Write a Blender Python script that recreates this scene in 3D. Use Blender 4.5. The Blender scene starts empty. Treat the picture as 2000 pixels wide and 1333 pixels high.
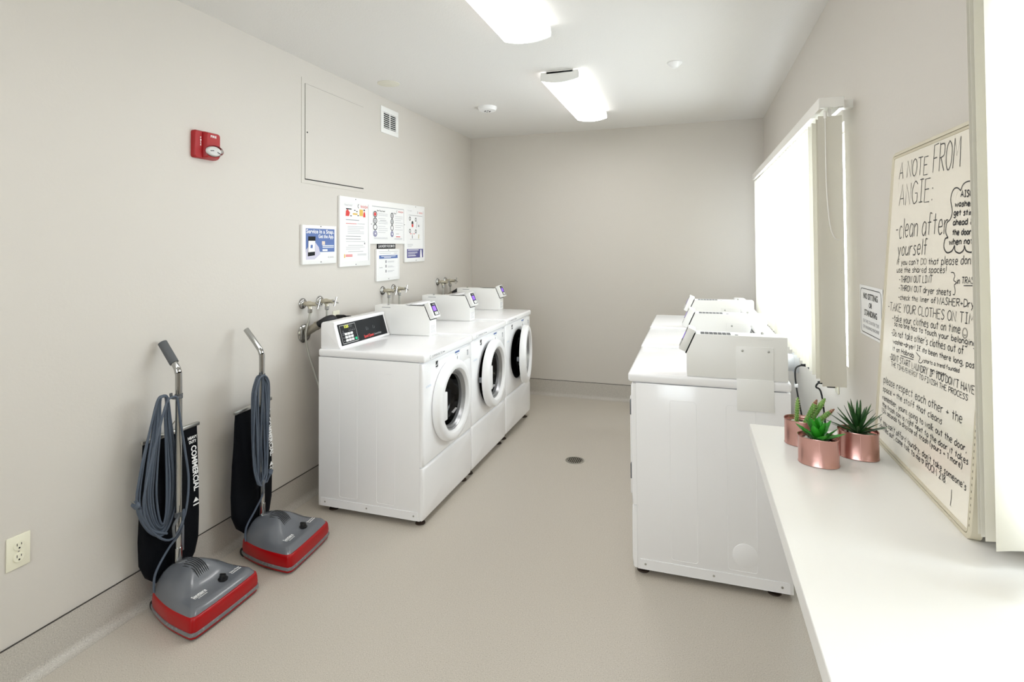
import bpy, bmesh, math, random
from mathutils import Vector, Matrix
random.seed(7)
scene = bpy.context.scene
COL = scene.collection
PI = math.pi

# ------------------------------------------------------------------ camera, world, exposure
H_CAM = 1.53
yaw, pitch, roll = math.radians(18.27), math.radians(1.11), math.radians(0.367)
fwd = Vector((-math.sin(yaw) * math.cos(pitch), math.cos(yaw) * math.cos(pitch), math.sin(pitch)))
rgt = Vector((math.cos(yaw), math.sin(yaw), 0))
dwn = fwd.cross(rgt)
r2 = rgt * math.cos(roll) + dwn * math.sin(roll)
d2 = -rgt * math.sin(roll) + dwn * math.cos(roll)
cam = bpy.data.cameras.new('camera')
cam.sensor_width = 36.0
cam.lens = 36.0 * 1070.2 / 2000
cam.shift_y = -(666.5 - 457.6) / 2000
cam.clip_start = 0.05
cob = bpy.data.objects.new('camera', cam)
COL.objects.link(cob)
M = Matrix((r2, -d2, -fwd)).transposed().to_4x4()
M.translation = Vector((0, 0, H_CAM))
cob.matrix_world = M
scene.camera = cob

world = bpy.data.worlds.new('sky')
scene.world = world
world.use_nodes = True
world.node_tree.nodes['Background'].inputs[0].default_value = (0.88, 0.93, 1.0, 1)
world.node_tree.nodes['Background'].inputs[1].default_value = 6.5
LAMP = 6.0

scene.view_settings.view_transform = 'Standard'
scene.view_settings.look = 'None'
scene.view_settings.exposure = 0.9
scene.view_settings.gamma = 1.0
scene.view_settings.use_curve_mapping = False
scene.cycles.max_bounces = 12
scene.cycles.diffuse_bounces = 8
scene.cycles.transparent_max_bounces = 16
scene.cycles.caustics_reflective = False
scene.cycles.caustics_refractive = False
scene.cycles.sample_clamp_indirect = 6.0

# ------------------------------------------------------------------ materials
def lin(h):
    h = h.lstrip('#')
    c = [int(h[i:i + 2], 16) / 255 for i in (0, 2, 4)]
    return tuple(x / 12.92 if x <= .04045 else ((x + .055) / 1.055) ** 2.4 for x in c) + (1,)

def mat(name, col, rough=.5, metal=0.0, bump=None, emit=0, coat=0, spec=.5, vary=None, trans=0):
    m = bpy.data.materials.new(name)
    m.use_nodes = True
    nt = m.node_tree
    b = nt.nodes['Principled BSDF']
    c = lin(col) if isinstance(col, str) else col
    b.inputs['Base Color'].default_value = c
    b.inputs['Roughness'].default_value = rough
    b.inputs['Metallic'].default_value = metal
    b.inputs['Specular IOR Level'].default_value = spec
    b.inputs['Coat Weight'].default_value = coat
    b.inputs['Coat Roughness'].default_value = .08
    b.inputs['Transmission Weight'].default_value = trans
    if emit:
        b.inputs['Emission Color'].default_value = c
        b.inputs['Emission Strength'].default_value = emit
    if bump or vary:
        tc = nt.nodes.new('ShaderNodeTexCoord')
    if bump:
        sc, st, dist = bump
        n = nt.nodes.new('ShaderNodeTexNoise')
        n.inputs['Scale'].default_value = sc
        n.inputs['Detail'].default_value = 4
        bp = nt.nodes.new('ShaderNodeBump')
        bp.inputs['Strength'].default_value = st
        bp.inputs['Distance'].default_value = dist
        nt.links.new(tc.outputs['Object'], n.inputs['Vector'])
        nt.links.new(n.outputs['Fac'], bp.inputs['Height'])
        nt.links.new(bp.outputs['Normal'], b.inputs['Normal'])
    if vary:                      # (scale, second colour, low, high, detail)
        n = nt.nodes.new('ShaderNodeTexNoise')
        n.inputs['Scale'].default_value = vary[0]
        n.inputs['Detail'].default_value = vary[4] if len(vary) > 4 else 3
        rp = nt.nodes.new('ShaderNodeValToRGB')
        rp.color_ramp.elements[0].position = vary[2]
        rp.color_ramp.elements[1].position = vary[3]
        rp.color_ramp.elements[0].color = c
        rp.color_ramp.elements[1].color = lin(vary[1])
        nt.links.new(tc.outputs['Object'], n.inputs['Vector'])
        nt.links.new(n.outputs['Fac'], rp.inputs['Fac'])
        nt.links.new(rp.outputs['Color'], b.inputs['Base Color'])
    return m

def glass_mat(name, tint, gloss=.12, rough=.02, const=False):
    m = bpy.data.materials.new(name)
    m.use_nodes = True
    nt = m.node_tree
    nt.nodes.clear()
    o = nt.nodes.new('ShaderNodeOutputMaterial')
    mx = nt.nodes.new('ShaderNodeMixShader')
    t = nt.nodes.new('ShaderNodeBsdfTransparent')
    g = nt.nodes.new('ShaderNodeBsdfGlossy')
    lw = nt.nodes.new('ShaderNodeLayerWeight')
    lw.inputs['Blend'].default_value = gloss
    t.inputs[0].default_value = lin(tint)
    g.inputs['Roughness'].default_value = rough
    if const:
        mx.inputs[0].default_value = gloss
    else:
        nt.links.new(lw.outputs['Fresnel'], mx.inputs[0])
    nt.links.new(t.outputs[0], mx.inputs[1])
    nt.links.new(g.outputs[0], mx.inputs[2])
    nt.links.new(mx.outputs[0], o.inputs[0])
    return m

def translucent_mat(name, col, amount):
    m = bpy.data.materials.new(name)
    m.use_nodes = True
    nt = m.node_tree
    nt.nodes.clear()
    o = nt.nodes.new('ShaderNodeOutputMaterial')
    mx = nt.nodes.new('ShaderNodeMixShader')
    d = nt.nodes.new('ShaderNodeBsdfDiffuse')
    t = nt.nodes.new('ShaderNodeBsdfTranslucent')
    d.inputs[0].default_value = lin(col)
    t.inputs[0].default_value = lin(col)
    mx.inputs[0].default_value = amount
    nt.links.new(d.outputs[0], mx.inputs[1])
    nt.links.new(t.outputs[0], mx.inputs[2])
    nt.links.new(mx.outputs[0], o.inputs[0])
    return m

WALL = mat('wall_paint', '#d0cbc4', .62, bump=(90, .12, .004))
CEIL = mat('ceiling_paint', '#e2e0dd', .7, bump=(120, .25, .005))

def speckle_mat(name, base, dark, light, rough):
    m = mat(name, base, rough)
    nt = m.node_tree
    b = nt.nodes['Principled BSDF']
    tc = nt.nodes.new('ShaderNodeTexCoord')
    n1 = nt.nodes.new('ShaderNodeTexNoise')
    n1.inputs['Scale'].default_value = 260
    n1.inputs['Detail'].default_value = 2
    r1 = nt.nodes.new('ShaderNodeValToRGB')
    e = r1.color_ramp.elements
    e[0].position, e[0].color = .33, lin(dark)
    e[1].position, e[1].color = .66, lin(light)
    x = e.new(.42); x.color = lin(base)
    x = e.new(.58); x.color = lin(base)
    n2 = nt.nodes.new('ShaderNodeTexNoise')
    n2.inputs['Scale'].default_value = 1.6
    n2.inputs['Detail'].default_value = 5
    r2_ = nt.nodes.new('ShaderNodeMapRange')
    r2_.inputs['From Min'].default_value = .35
    r2_.inputs['From Max'].default_value = .7
    r2_.inputs['To Min'].default_value = rough - .01
    r2_.inputs['To Max'].default_value = rough + .05
    nt.links.new(tc.outputs['Object'], n1.inputs['Vector'])
    nt.links.new(tc.outputs['Object'], n2.inputs['Vector'])
    nt.links.new(n1.outputs['Fac'], r1.inputs['Fac'])
    nt.links.new(n2.outputs['Fac'], r2_.inputs['Value'])
    nt.links.new(r1.outputs['Color'], b.inputs['Base Color'])
    nt.links.new(r2_.outputs['Result'], b.inputs['Roughness'])
    return m

FLOOR = speckle_mat('speckled_vinyl_floor', '#c3bcb1', '#a9a195', '#d3ccc2', .36)
BASE = speckle_mat('speckled_vinyl_cove', '#bdb8b0', '#a29d96', '#cfcac3', .42)
SEAM = mat('dark_caulk_seam', '#3c3835', .7)
ENAMEL = mat('white_enamel', '#f8f8fa', .22, coat=.3)
ENAMEL2 = mat('white_plastic', '#f0f0f1', .32)
PWHITE = mat('powder_coated_white', '#f0f0ee', .4)
BLACKP = mat('black_plastic', '#0c0d10', .35)
NAVY = mat('navy_black_fabric', '#04060c', .75, bump=(140, .3, .003), spec=.15)
CHARC = mat('charcoal_panel', '#15181c', .45, spec=.25)
DARK = mat('dark_cavity', '#0a0a0a', .8)
CHROME = mat('chrome', '#b4b4b2', .1, 1.0)
STEEL = mat('brushed_steel', '#b9b8b4', .28, 1.0)
BEZEL = mat('grey_bezel', '#a3a4a6', .3, .7)
STRIP = mat('dark_grey_label', '#55565a', .5)
DRUM = mat('drum_steel', '#44474b', .25, 1.0)
BRASS = mat('plated_brass_body', '#c8c2b0', .32, .8)
PIPE = mat('zinc_grey_pipe', '#a39d90', .4, .6)
RUBBER = mat('black_rubber', '#0f0f11', .5)
GREYRUB = mat('grey_rubber', '#55585b', .6)
HOSE = mat('braided_hose', '#b7b6ae', .35, .5, bump=(900, .5, .002))
RED = mat('red_plastic', '#a4040c', .3, coat=.15, spec=.3)
ALRED = mat('alarm_red', '#a3131a', .35)
GREYP = mat('grey_plastic', '#66696f', .25, coat=.4)
GREYB = mat('grey_bumper', '#76787b', .4, vary=(90, '#9b9da0', .56, .7))
FOOT = mat('brown_foot', '#3b2d22', .6)
CORD = mat('grey_cord', '#4b5563', .5)
INK = mat('black_ink', '#16161a', .5)
INKF = mat('pale_ink', '#8f8b84', .6)
GREYINK = mat('grey_ink', '#8b8b90', .6)
LGREY = mat('light_grey_ink', '#bcbdc0', .6)
REDINK = mat('red_ink', '#d8423f', .5)
BLUEINK = mat('blue_ink', '#5a73ad', .5)
VIOLET = mat('violet_ink', '#57558f', .5)
YELLOWINK = mat('yellow_ink', '#e3bd5e', .5)
WHITEINK = mat('white_ink', '#f4f4f4', .5)
PAPER = mat('white_paper', '#ececec', .6)
FRAMEW = mat('white_frame', '#efefee', .35)
IVORY = mat('ivory_plastic', '#e9e6d2', .4)
BOARD = mat('whiteboard_surface', '#f2ecdf', .18, coat=.5)
BFRAME = mat('bone_board_frame', '#cfc7b2', .45)
COUNTER = mat('white_laminate', '#eeedeb', .3)
COPPER = mat('rose_gold_tin', '#cd9f97', .26, 1.0)
PEBBLE = mat('white_pebbles', '#e8e3da', .6, vary=(30, '#b7b0a4', .5, .7))
SOIL = mat('dark_soil', '#2a231c', .9)
LEAFB = mat('bright_green_leaf', '#2f9a22', .35, vary=(25, '#1d6d1c', .45, .7))
LEAFD = mat('dark_green_leaf', '#1f4a1e', .4, vary=(25, '#3a6b2c', .5, .7))
CACT = mat('cactus_green', '#5f8f3a', .5, vary=(40, '#86b05a', .45, .65))
CACTR = mat('cactus_red_tip', '#8d5a48', .5)
SPINE = mat('cactus_spine', '#dcd9a8', .6)
VANE = translucent_mat('vinyl_vane', '#e9e6dd', .3)
RAILM = mat('white_rail', '#e9e7e2', .4)
PURPLE = mat('purple_screen', '#8a5fe0', .4, emit=.3)
LCDG = mat('display_digits', '#c9d23a', .4, emit=.7)
GREENB = mat('green_button', '#20c08a', .4)
REDDISP = mat('grey_display', '#3c3f42', .3)
CLEAR = glass_mat('clear_lens', '#f6f6f6', .2, .05)
DOORGL = glass_mat('dark_door_glass', '#3b3f44', .3)
WINGL = glass_mat('window_glass', '#f8fbfa', .05, .02, True)
LENS = mat('lamp_lens', '#fdfcfb', .4, emit=LAMP)
LENSIDE = mat('lamp_lens_side', '#fdfcfb', .4, emit=LAMP * .22)
LAMPW = mat('lamp_white_metal', '#f4f4f2', .4)
FLASHR = mat('flash_reflector', '#f0f0ee', .35)

# ------------------------------------------------------------------ mesh helpers
def cr(pts, n=6, closed=False):
    P = [Vector(p) for p in pts]
    out = []
    m = len(P)
    rng = range(m) if closed else range(m - 1)
    for i in rng:
        if closed:
            a, b, c, d = P[(i - 1) % m], P[i], P[(i + 1) % m], P[(i + 2) % m]
        else:
            a, b, c, d = P[max(i - 1, 0)], P[i], P[i + 1], P[min(i + 2, m - 1)]
        for k in range(n):
            t = k / n
            out.append(.5 * ((2 * b) + (c - a) * t + (2 * a - 5 * b + 4 * c - d) * t * t + (3 * b - a - 3 * c + d) * t ** 3))
    if not closed:
        out.append(P[-1])
    return out

class MB:
    def __init__(s, m):
        s.v, s.f, s.fm, s.mats, s.cur = [], [], [], [m], 0

    def use(s, m):
        if m not in s.mats:
            s.mats.append(m)
        s.cur = s.mats.index(m)
        return s

    def add(s, vs, fs):
        o = len(s.v)
        s.v += [tuple(p) for p in vs]
        s.f += [tuple(i + o for i in f) for f in fs]
        s.fm += [s.cur] * len(fs)
        return s

    def bm(s, bm):
        bm.verts.index_update()
        return s.add([v.co[:] for v in bm.verts], [[v.index for v in f.verts] for f in bm.faces])

    def box(s, x0, y0, z0, x1, y1, z1, bev=0, seg=2):
        b = bmesh.new()
        bmesh.ops.create_cube(b, size=1)
        for v in b.verts:
            v.co = Vector(((x0 + x1) / 2 + v.co.x * (x1 - x0), (y0 + y1) / 2 + v.co.y * (y1 - y0), (z0 + z1) / 2 + v.co.z * (z1 - z0)))
        if bev:
            bmesh.ops.bevel(b, geom=b.edges[:], offset=bev, segments=seg, affect='EDGES', profile=.5)
        s.bm(b)
        b.free()
        return s

    def prism(s, pts, axis, a, c, bev=0, seg=2):
        """polygon pts in the two other axes (order xy/xz/yz), swept along axis from a to c"""
        b = bmesh.new()
        def P(p, t):
            return {'x': (t, p[0], p[1]), 'y': (p[0], t, p[1]), 'z': (p[0], p[1], t)}[axis]
        A = [b.verts.new(P(p, a)) for p in pts]
        B = [b.verts.new(P(p, c)) for p in pts]
        n = len(pts)
        b.faces.new(A)
        b.faces.new(B[::-1])
        for i in range(n):
            b.faces.new((A[i], B[i], B[(i + 1) % n], A[(i + 1) % n]))
        bmesh.ops.recalc_face_normals(b, faces=b.faces[:])
        if bev:
            bmesh.ops.bevel(b, geom=b.edges[:], offset=bev, segments=seg, affect='EDGES', profile=.5)
        s.bm(b)
        b.free()
        return s

    def tube(s, pts, r, n=10, closed=False):
        P = [Vector(p) for p in pts]
        m = len(P)
        R = r if isinstance(r, (list, tuple)) else [r] * m
        vs, fs = [], []
        T = []
        for i in range(m):
            if closed:
                t = P[(i + 1) % m] - P[i - 1]
            else:
                t = P[min(i + 1, m - 1)] - P[max(i - 1, 0)]
            T.append(t.normalized())
        up = Vector((0, 0, 1)) if abs(T[0].z) < .9 else Vector((1, 0, 0))
        nrm = (up - T[0] * up.dot(T[0])).normalized()
        for i in range(m):
            nrm = (nrm - T[i] * nrm.dot(T[i])).normalized()
            bn = T[i].cross(nrm)
            for k in range(n):
                a = 2 * PI * k / n
                vs.append(P[i] + (nrm * math.cos(a) + bn * math.sin(a)) * R[i])
        for i in range(m if closed else m - 1):
            j = (i + 1) % m
            for k in range(n):
                l = (k + 1) % n
                fs.append((i * n + k, i * n + l, j * n + l, j * n + k))
        if not closed:
            fs.append(tuple(range(n))[::-1])
            fs.append(tuple((m - 1) * n + k for k in range(n)))
        return s.add(vs, fs)

    def lathe(s, prof, o, axis='z', n=32, sgn=1):
        """prof: list of (radius, height along axis)"""
        o = Vector(o)
        vs, fs = [], []
        for (r, h) in prof:
            for k in range(n):
                a = 2 * PI * k / n
                c, d = r * math.cos(a), r * math.sin(a)
                if axis == 'z':
                    p = Vector((c, d, h * sgn))
                elif axis == 'x':
                    p = Vector((h * sgn, c, d))
                else:
                    p = Vector((d, h * sgn, c))
                vs.append(o + p)
        for i in range(len(prof) - 1):
            for k in range(n):
                l = (k + 1) % n
                fs.append((i * n + k, i * n + l, (i + 1) * n + l, (i + 1) * n + k))
        fs.append(tuple(range(n))[::-1])
        fs.append(tuple((len(prof) - 1) * n + k for k in range(n)))
        return s.add(vs, fs)

    def loft(s, rows, closed=True, cap0=True, cap1=True):
        n = len(rows[0])
        vs = [p for r in rows for p in r]
        fs = []
        for i in range(len(rows) - 1):
            for k in range(n if closed else n - 1):
                l = (k + 1) % n
                fs.append((i * n + k, i * n + l, (i + 1) * n + l, (i + 1) * n + k))
        if cap0:
            fs.append(tuple(range(n))[::-1])
        if cap1:
            fs.append(tuple((len(rows) - 1) * n + k for k in range(n)))
        return s.add(vs, fs)

    def quad(s, o, u, v, w, h):
        o, u, v = Vector(o), Vector(u), Vector(v)
        return s.add([o, o + u * w, o + u * w + v * h, o + v * h], [(0, 1, 2, 3)])

    def poly2(s, fr, pts, lift=0):
        return s.add([fr.p(a, b, lift) for a, b in pts], [tuple(range(len(pts)))])

    def ribbon(s, fr, pts, w, lift=0, closed=False):
        P = [Vector(p) for p in pts]
        m = len(P)
        vs, fs = [], []
        for i in range(m):
            if closed:
                t = P[(i + 1) % m] - P[i - 1]
            else:
                t = P[min(i + 1, m - 1)] - P[max(i - 1, 0)]
            if t.length < 1e-9:
                t = Vector((1, 0))
            t.normalize()
            n = Vector((-t.y, t.x)) * w / 2
            vs += [fr.p(*(P[i] + n), lift), fr.p(*(P[i] - n), lift)]
        for i in range(m if closed else m - 1):
            j = (i + 1) % m
            fs.append((2 * i, 2 * i + 1, 2 * j + 1, 2 * j))
        return s.add(vs, fs)

    def build(s, name, parent=None, smooth=40, loc=None):
        me = bpy.data.meshes.new(name)
        me.from_pydata(s.v, [], s.f)
        for m in s.mats:
            me.materials.append(m)
        me.polygons.foreach_set('material_index', s.fm)
        me.validate()
        if smooth:
            me.shade_smooth()
            me.set_sharp_from_angle(angle=math.radians(smooth))
        me.update()
        o = bpy.data.objects.new(name, me)
        COL.objects.link(o)
        if parent is not None:
            o.parent = parent
        if loc is not None:
            o.location = loc
        return o

class Frame:
    """a flat drawing plane: origin, unit u, unit v, normal"""
    def __init__(s, o, u, v):
        s.o, s.u, s.v = Vector(o), Vector(u).normalized(), Vector(v).normalized()
        s.n = s.u.cross(s.v)

    def p(s, a, b, lift=0):
        return s.o + s.u * a + s.v * b + s.n * lift

def text(mb, fr, body, x, y, h=None, w=None, lift=.0006, align='L', bold=0):
    """printed lettering on a plane; h = cap height, w = full width (squeezes the letters)"""
    c = bpy.data.curves.new('t', 'FONT')
    c.body = body
    c.resolution_u = 2
    c.offset = bold
    o = bpy.data.objects.new('t', c)
    COL.objects.link(o)
    me = o.to_mesh()
    vs = [v.co.copy() for v in me.vertices]
    fs = [tuple(p.vertices) for p in me.polygons]
    o.to_mesh_clear()
    bpy.data.objects.remove(o)
    bpy.data.curves.remove(c)
    if not vs:
        return
    x0, x1 = min(v.x for v in vs), max(v.x for v in vs)
    sy = (h or .01) / .69
    sx = (w / (x1 - x0)) if w else sy
    ww = (x1 - x0) * sx
    ox = x - (0 if align == 'L' else ww / 2 if align == 'C' else ww)
    mb.add([fr.p(ox + (v.x - x0) * sx, y + v.y * sy, lift) for v in vs], fs)

def tag(o, label=None, cat=None, group=None, kind=None):
    if label: o['label'] = label
    if cat: o['category'] = cat
    if group: o['group'] = group
    if kind: o['kind'] = kind
    return o

def thing(name, label, cat, loc=(0, 0, 0), rz=0, group=None):
    o = bpy.data.objects.new(name, None)
    o.empty_display_size = .05
    COL.objects.link(o)
    o.location = loc
    o.rotation_euler = (0, 0, rz)
    return tag(o, label, cat, group)

def struct(o):
    o['kind'] = 'structure'
    return o

def copy_tree(o, parent=None):
    c = o.copy()
    COL.objects.link(c)
    c.parent = parent
    for ch in list(o.children):
        copy_tree(ch, c)
    return c

# ------------------------------------------------------------------ room shell
XL, XR, YB, YF, ZC = -2.25, .62, 5.43, -1.6, 2.67
T = .16
struct(MB(FLOOR).box(XL - T, YF - T, -.1, XR + T, YB + T, 0).build('floor'))
struct(MB(CEIL).box(XL - T, YF - T, ZC, XR + T, YB + T, ZC + .1).build('ceiling'))
struct(MB(WALL).box(XL - T, YF, 0, XL, YB, ZC).build('wall_left'))
struct(MB(WALL).box(XL - T, YB, 0, XR + T, YB + T, ZC).build('wall_back'))
W_FILL = (-1.55, -.35, 1.0, 2.05)  # opening added behind the camera to let in fill light
wf = MB(WALL).box(XL - T, YF - T, 0, W_FILL[0], YF, ZC).box(W_FILL[1], YF - T, 0, XR + T, YF, ZC)
struct(wf.box(W_FILL[0], YF - T, 0, W_FILL[1], YF, W_FILL[2]).box(W_FILL[0], YF - T, W_FILL[3], W_FILL[1], YF, ZC).build('wall_front'))
W1 = (2.66, 5.02, 1.0, 2.05)
W2 = (.05, 1.32, 1.0, 2.05)
wr = MB(WALL)
for (a, b) in ((YF, W2[0]), (W2[1], W1[0]), (W1[1], YB)):
    wr.box(XR, a, 0, XR + T, b, ZC)
for w in (W1, W2):
    wr.box(XR, w[0], 0, XR + T, w[1], w[2])
    wr.box(XR, w[0], w[3], XR + T, w[1], ZC)
struct(wr.build('wall_right'))

def window(name, w, place):
    """built along local y with the room on the -x side, then put in its wall"""
    y0, y1, z0, z1 = w
    f = MB(FRAMEW)
    xa, xb = .06, .12
    f.box(xa, y0, z0, xb, y0 + .05, z1, .004).box(xa, y1 - .05, z0, xb, y1, z1, .004)
    f.box(xa, y0 + .05, z0, xb, y1 - .05, z0 + .05, .004).box(xa, y0 + .05, z1 - .05, xb, y1 - .05, z1, .004)
    ym = (y0 + y1) / 2
    f.box(xa, ym - .025, z0 + .05, xb, ym + .025, z1 - .05, .004)
    o = struct(f.build(name))
    o.location, o.rotation_euler = place
    MB(WINGL).box(.085, y0 + .05, z0 + .05, .091, y1 - .05, z1 - .05).build('window_pane', o, 0)
    L = bpy.data.lights.new('daylight_portal', 'AREA')
    L.shape = 'RECTANGLE'
    L.size, L.size_y = z1 - z0, y1 - y0
    L.cycles.is_portal = True
    lo = bpy.data.objects.new('daylight_portal', L)
    COL.objects.link(lo)
    lo.parent = o
    lo.location = (.14, ym, (z0 + z1) / 2)
    lo.rotation_euler = (0, PI / 2, 0)
    return o
window('window_1', W1, ((XR, 0, 0), (0, 0, 0)))
window('window_2', W2, ((XR, 0, 0), (0, 0, 0)))
window('added_window', W_FILL, ((0, YF, 0), (0, 0, -PI / 2)))  # unseen window, added to light the surfaces facing the camera

# coved vinyl base: plain band with a rounded foot, thin dark seam on top
HB = .155
def cove(t0, r=.035):
    P = [(0, HB), (.004, HB), (.004, r)]
    for k in range(1, 7):
        a = k / 6 * PI / 2
        P.append((.004 + r - r * math.cos(a), r - r * math.sin(a)))
    P += [(.004 + r, .0006), (0, .0006)]
    return P
def base(name, fn, a, b):
    m = MB(BASE)
    pr = cove(0)
    rows = [[fn(d, t, z) for d, z in pr] for t in (a, b)]
    m.loft(rows)
    m.use(SEAM)
    rows = [[fn(d, t, z) for d, z in ((0, HB), (.005, HB), (.005, HB + .003), (0, HB + .003))] for t in (a, b)]
    m.loft(rows)
    return struct(m.build(name, None, 50))
base('baseboard_left', lambda d, t, z: (XL + d, t, z), YF, YB)
base('baseboard_back', lambda d, t, z: (t, YB - d, z), XL, XR)
base('baseboard_right', lambda d, t, z: (XR - d, t, z), YF, YB)

# ------------------------------------------------------------------ ceiling things
def lamp(loc, label, plate=True):
    t = thing('ceiling_light', label, 'ceiling light', loc, 0, 'fluorescent wraparound ceiling lights')
    Lh, Wh = .615, .125
    MB(LAMPW).box(-.09, -Lh, -.022, .09, Lh, -.0, .003).build('housing', t)
    prof = []
    for k in range(11):
        q = k / 5 - 1
        prof.append((q * Wh, -.058 - .02 * (1 - q * q)))
    prof = [(-Wh * .99, -.014), (-Wh * 1.01, -.036)] + prof + [(Wh * 1.01, -.036), (Wh * .99, -.014)]
    m = MB(LENS).prism(prof, 'y', -Lh + .012, Lh - .012)
    m.use(LENSIDE)
    m.fm = [1 if sum(m.v[i][2] for i in f) / len(f) > -.053 else 0 for f in m.f]
    m.build('diffuser', t, 50)
    for sy in (-1, 1):
        e = [(x * 1.02, z * 1.02) for x, z in prof[1:-1]] + [(Wh * 1.0, -.008), (-Wh * 1.0, -.008)]
        a, b = sorted((sy * (Lh - .012), sy * Lh))
        MB(LAMPW).prism([(x, z) for x, z in e], 'y', a, b).build('end_cap', t, 50)
    return t
lamp((-.815, 4.09, ZC), 'fluorescent ceiling light farther down the room, shown whole with its near end cap')
lamp((-.815, 2.14, ZC), 'fluorescent ceiling light nearest the camera, cut off by the top of the photo')

lamp((-.815, .19, ZC), 'unseen fluorescent ceiling light added overhead to brighten the camera side')  # added lamp, out of view, lifts the appliance sides that face the camera

t = thing('smoke_detector', 'round white smoke detector with grille on the ceiling, left of the lights', 'smoke detector', (-1.60, 4.22, ZC))
MB(ENAMEL2).lathe([(.078, 0), (.078, -.012), (.07, -.03), (.05, -.034), (.03, -.035)], (0, 0, 0)).build('base_ring', t)
m = MB(DARK)
for k in range(6):
    a = 2 * PI * k / 6
    m.box(.022 * math.cos(a) - .007, .022 * math.sin(a) - .003, -.037, .022 * math.cos(a) + .007, .022 * math.sin(a) + .003, -.034)
m.build('sounder_grille', t, 0)
def sprinkler(loc, label, m_, r, hs=1):
    o = MB(m_).lathe([(r, 0), (r, -.006 * hs), (r * .82, -.014 * hs), (r * .45, -.032 * hs), (r * .2, -.034 * hs)], (0, 0, 0)).build('sprinkler_cover')
    o.location = loc
    return tag(o, label, 'sprinkler cover')
sprinkler((-.095, 3.575, ZC), 'small white domed ceiling sprinkler cover, right of the lights', ENAMEL2, .046)
sprinkler((-2.02, 3.37, ZC), 'flat cream ceiling sprinkler cover above the wall vent', mat('cream_cover', '#dbd8ca', .6), .078, .4)

# ------------------------------------------------------------------ left wall things
WF = lambda y, z: Frame((XL, y, z), (0, 1, 0), (0, 0, 1))    # facing +X

t = thing('fire_alarm', 'red fire alarm strobe with clear lens on the left wall', 'fire alarm', (XL, 1.977, 1.954))
def rrect(w, h, r, n=4, x=0, y=0):
    P = []
    for cx, cy, a0 in ((w - r, r, -90), (w - r, h - r, 0), (r, h - r, 90), (r, r, 180)):
        for k in range(n + 1):
            a = math.radians(a0 + 90 * k / n)
            P.append((x + cx + r * math.cos(a), y + cy + r * math.sin(a)))
    return P
m = MB(ALRED)
def outl(pts, x): return [(x, a, b) for a, b in pts]
m.loft([outl(rrect(.137, .132, .012), 0), outl(rrect(.137, .132, .012), .018), outl(rrect(.129, .124, .012, 4, .004, .004), .024)])
m.loft([outl(rrect(.09, .128, .01, 4, .043, .002), .022), outl(rrect(.09, .128, .01, 4, .043, .002), .03), outl(rrect(.074, .118, .012, 4, .053, .007), .044)])
m.build('housing', t)
fr = Frame((.0446, 0, 0), (0, 1, 0), (0, 0, 1))
m = MB(WHITEINK)
text(m, fr, 'FIRE', .088, .104, .011, .034, .0008, 'C', .02)
m.build('lettering', t, 0)
m = MB(WHITEINK)
fr2 = Frame((.0246, 0, 0), (0, 1, 0), (0, 0, 1))
for i, ch in enumerate('FIRE'):
    text(m, fr2, ch, .033, .094 - i * .0115, .0085, .006, .0008, 'C', .02)
m.build('side_lettering', t, 0)
def ell(cx, cy, a, b, x, n=28): return [(x, cx + a * math.cos(2 * PI * k / n), cy + b * math.sin(2 * PI * k / n)) for k in range(n)]
MB(FLASHR).loft([ell(.088, .038, .043, .0255, .042), ell(.088, .038, .041, .024, .05), ell(.088, .038, .032, .018, .058), ell(.088, .038, .014, .008, .061)]).build('reflector', t)
MB(GREYP).tube([(.058, .058, .037), (.0615, .075, .039)], .0022, 8).tube([(.0615, .096, .034), (.059, .116, .028)], .0022, 8).build('flash_tube', t)
MB(CLEAR).loft([ell(.088, .038, .046, .028, .04), ell(.088, .038, .046, .028, .056), ell(.088, .038, .04, .024, .066), ell(.088, .038, .02, .012, .07)], cap0=False).build('strobe_lens', t)

t = thing('access_panel', 'large square beige access panel set flush in the left wall', 'access panel', (XL, 2.746, 1.915))
w_, h_ = .69, .645
m = MB(WALL)
for b in ((0, 0, w_, .022), (0, h_ - .03, w_, h_), (0, .022, .029, h_ - .03), (w_ - .03, .022, w_, h_ - .03)):
    m.box(0, b[0], b[1], .003, b[2], b[3])
m.build('frame', t, 0)
MB(DARK).box(.0, .029, .022, .0008, w_ - .03, h_ - .03).build('gap', t, 0)
dp = MB(WALL).box(.0008, .0335, .0285, .0045, w_ - .0315, h_ - .0315, .0008).build('door', t, 0)
MB(DARK).lathe([(.005, 0), (.005, .0012)], (.0045, .05, .315), 'x', 14).build('lock', dp)

t = thing('air_vent', 'white metal vent grille with dark louvers high on the left wall', 'vent', (XL, 3.634, 2.397))
m = MB(PWHITE)
W_, H_ = .258, .203
m.box(0, 0, 0, .008, W_, .04, .002).box(0, 0, H_ - .04, .008, W_, H_, .002).box(0, 0, .04, .008, .038, H_ - .04, .002).box(0, W_ - .038, .04, .008, W_, H_ - .04, .002)
m.box(0, W_ / 2 - .005, .04, .008, W_ / 2 + .005, H_ - .04)
m.build('frame', t)
MB(DARK).box(0, .038, .04, .001, W_ - .038, H_ - .04).build('duct_opening', t, 0)
for i in range(8):
    z = .044 + i * .0155
    o = MB(PWHITE).prism([(.001, z + .0065), (.003, z + .0085), (.009, z + .0045), (.0085, z + .0)], 'y', .038, W_ - .038).build('louver', t, 0)

def hlines(m, fr, x0, x1, ys, th=.004, lift=.0008):
    for i, y in enumerate(ys):
        k = 1 - .25 * ((i * 7) % 3 == 2)
        m.poly2(fr, [(x0, y), (x0 + (x1 - x0) * k, y), (x0 + (x1 - x0) * k, y + th), (x0, y + th)], lift)

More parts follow.
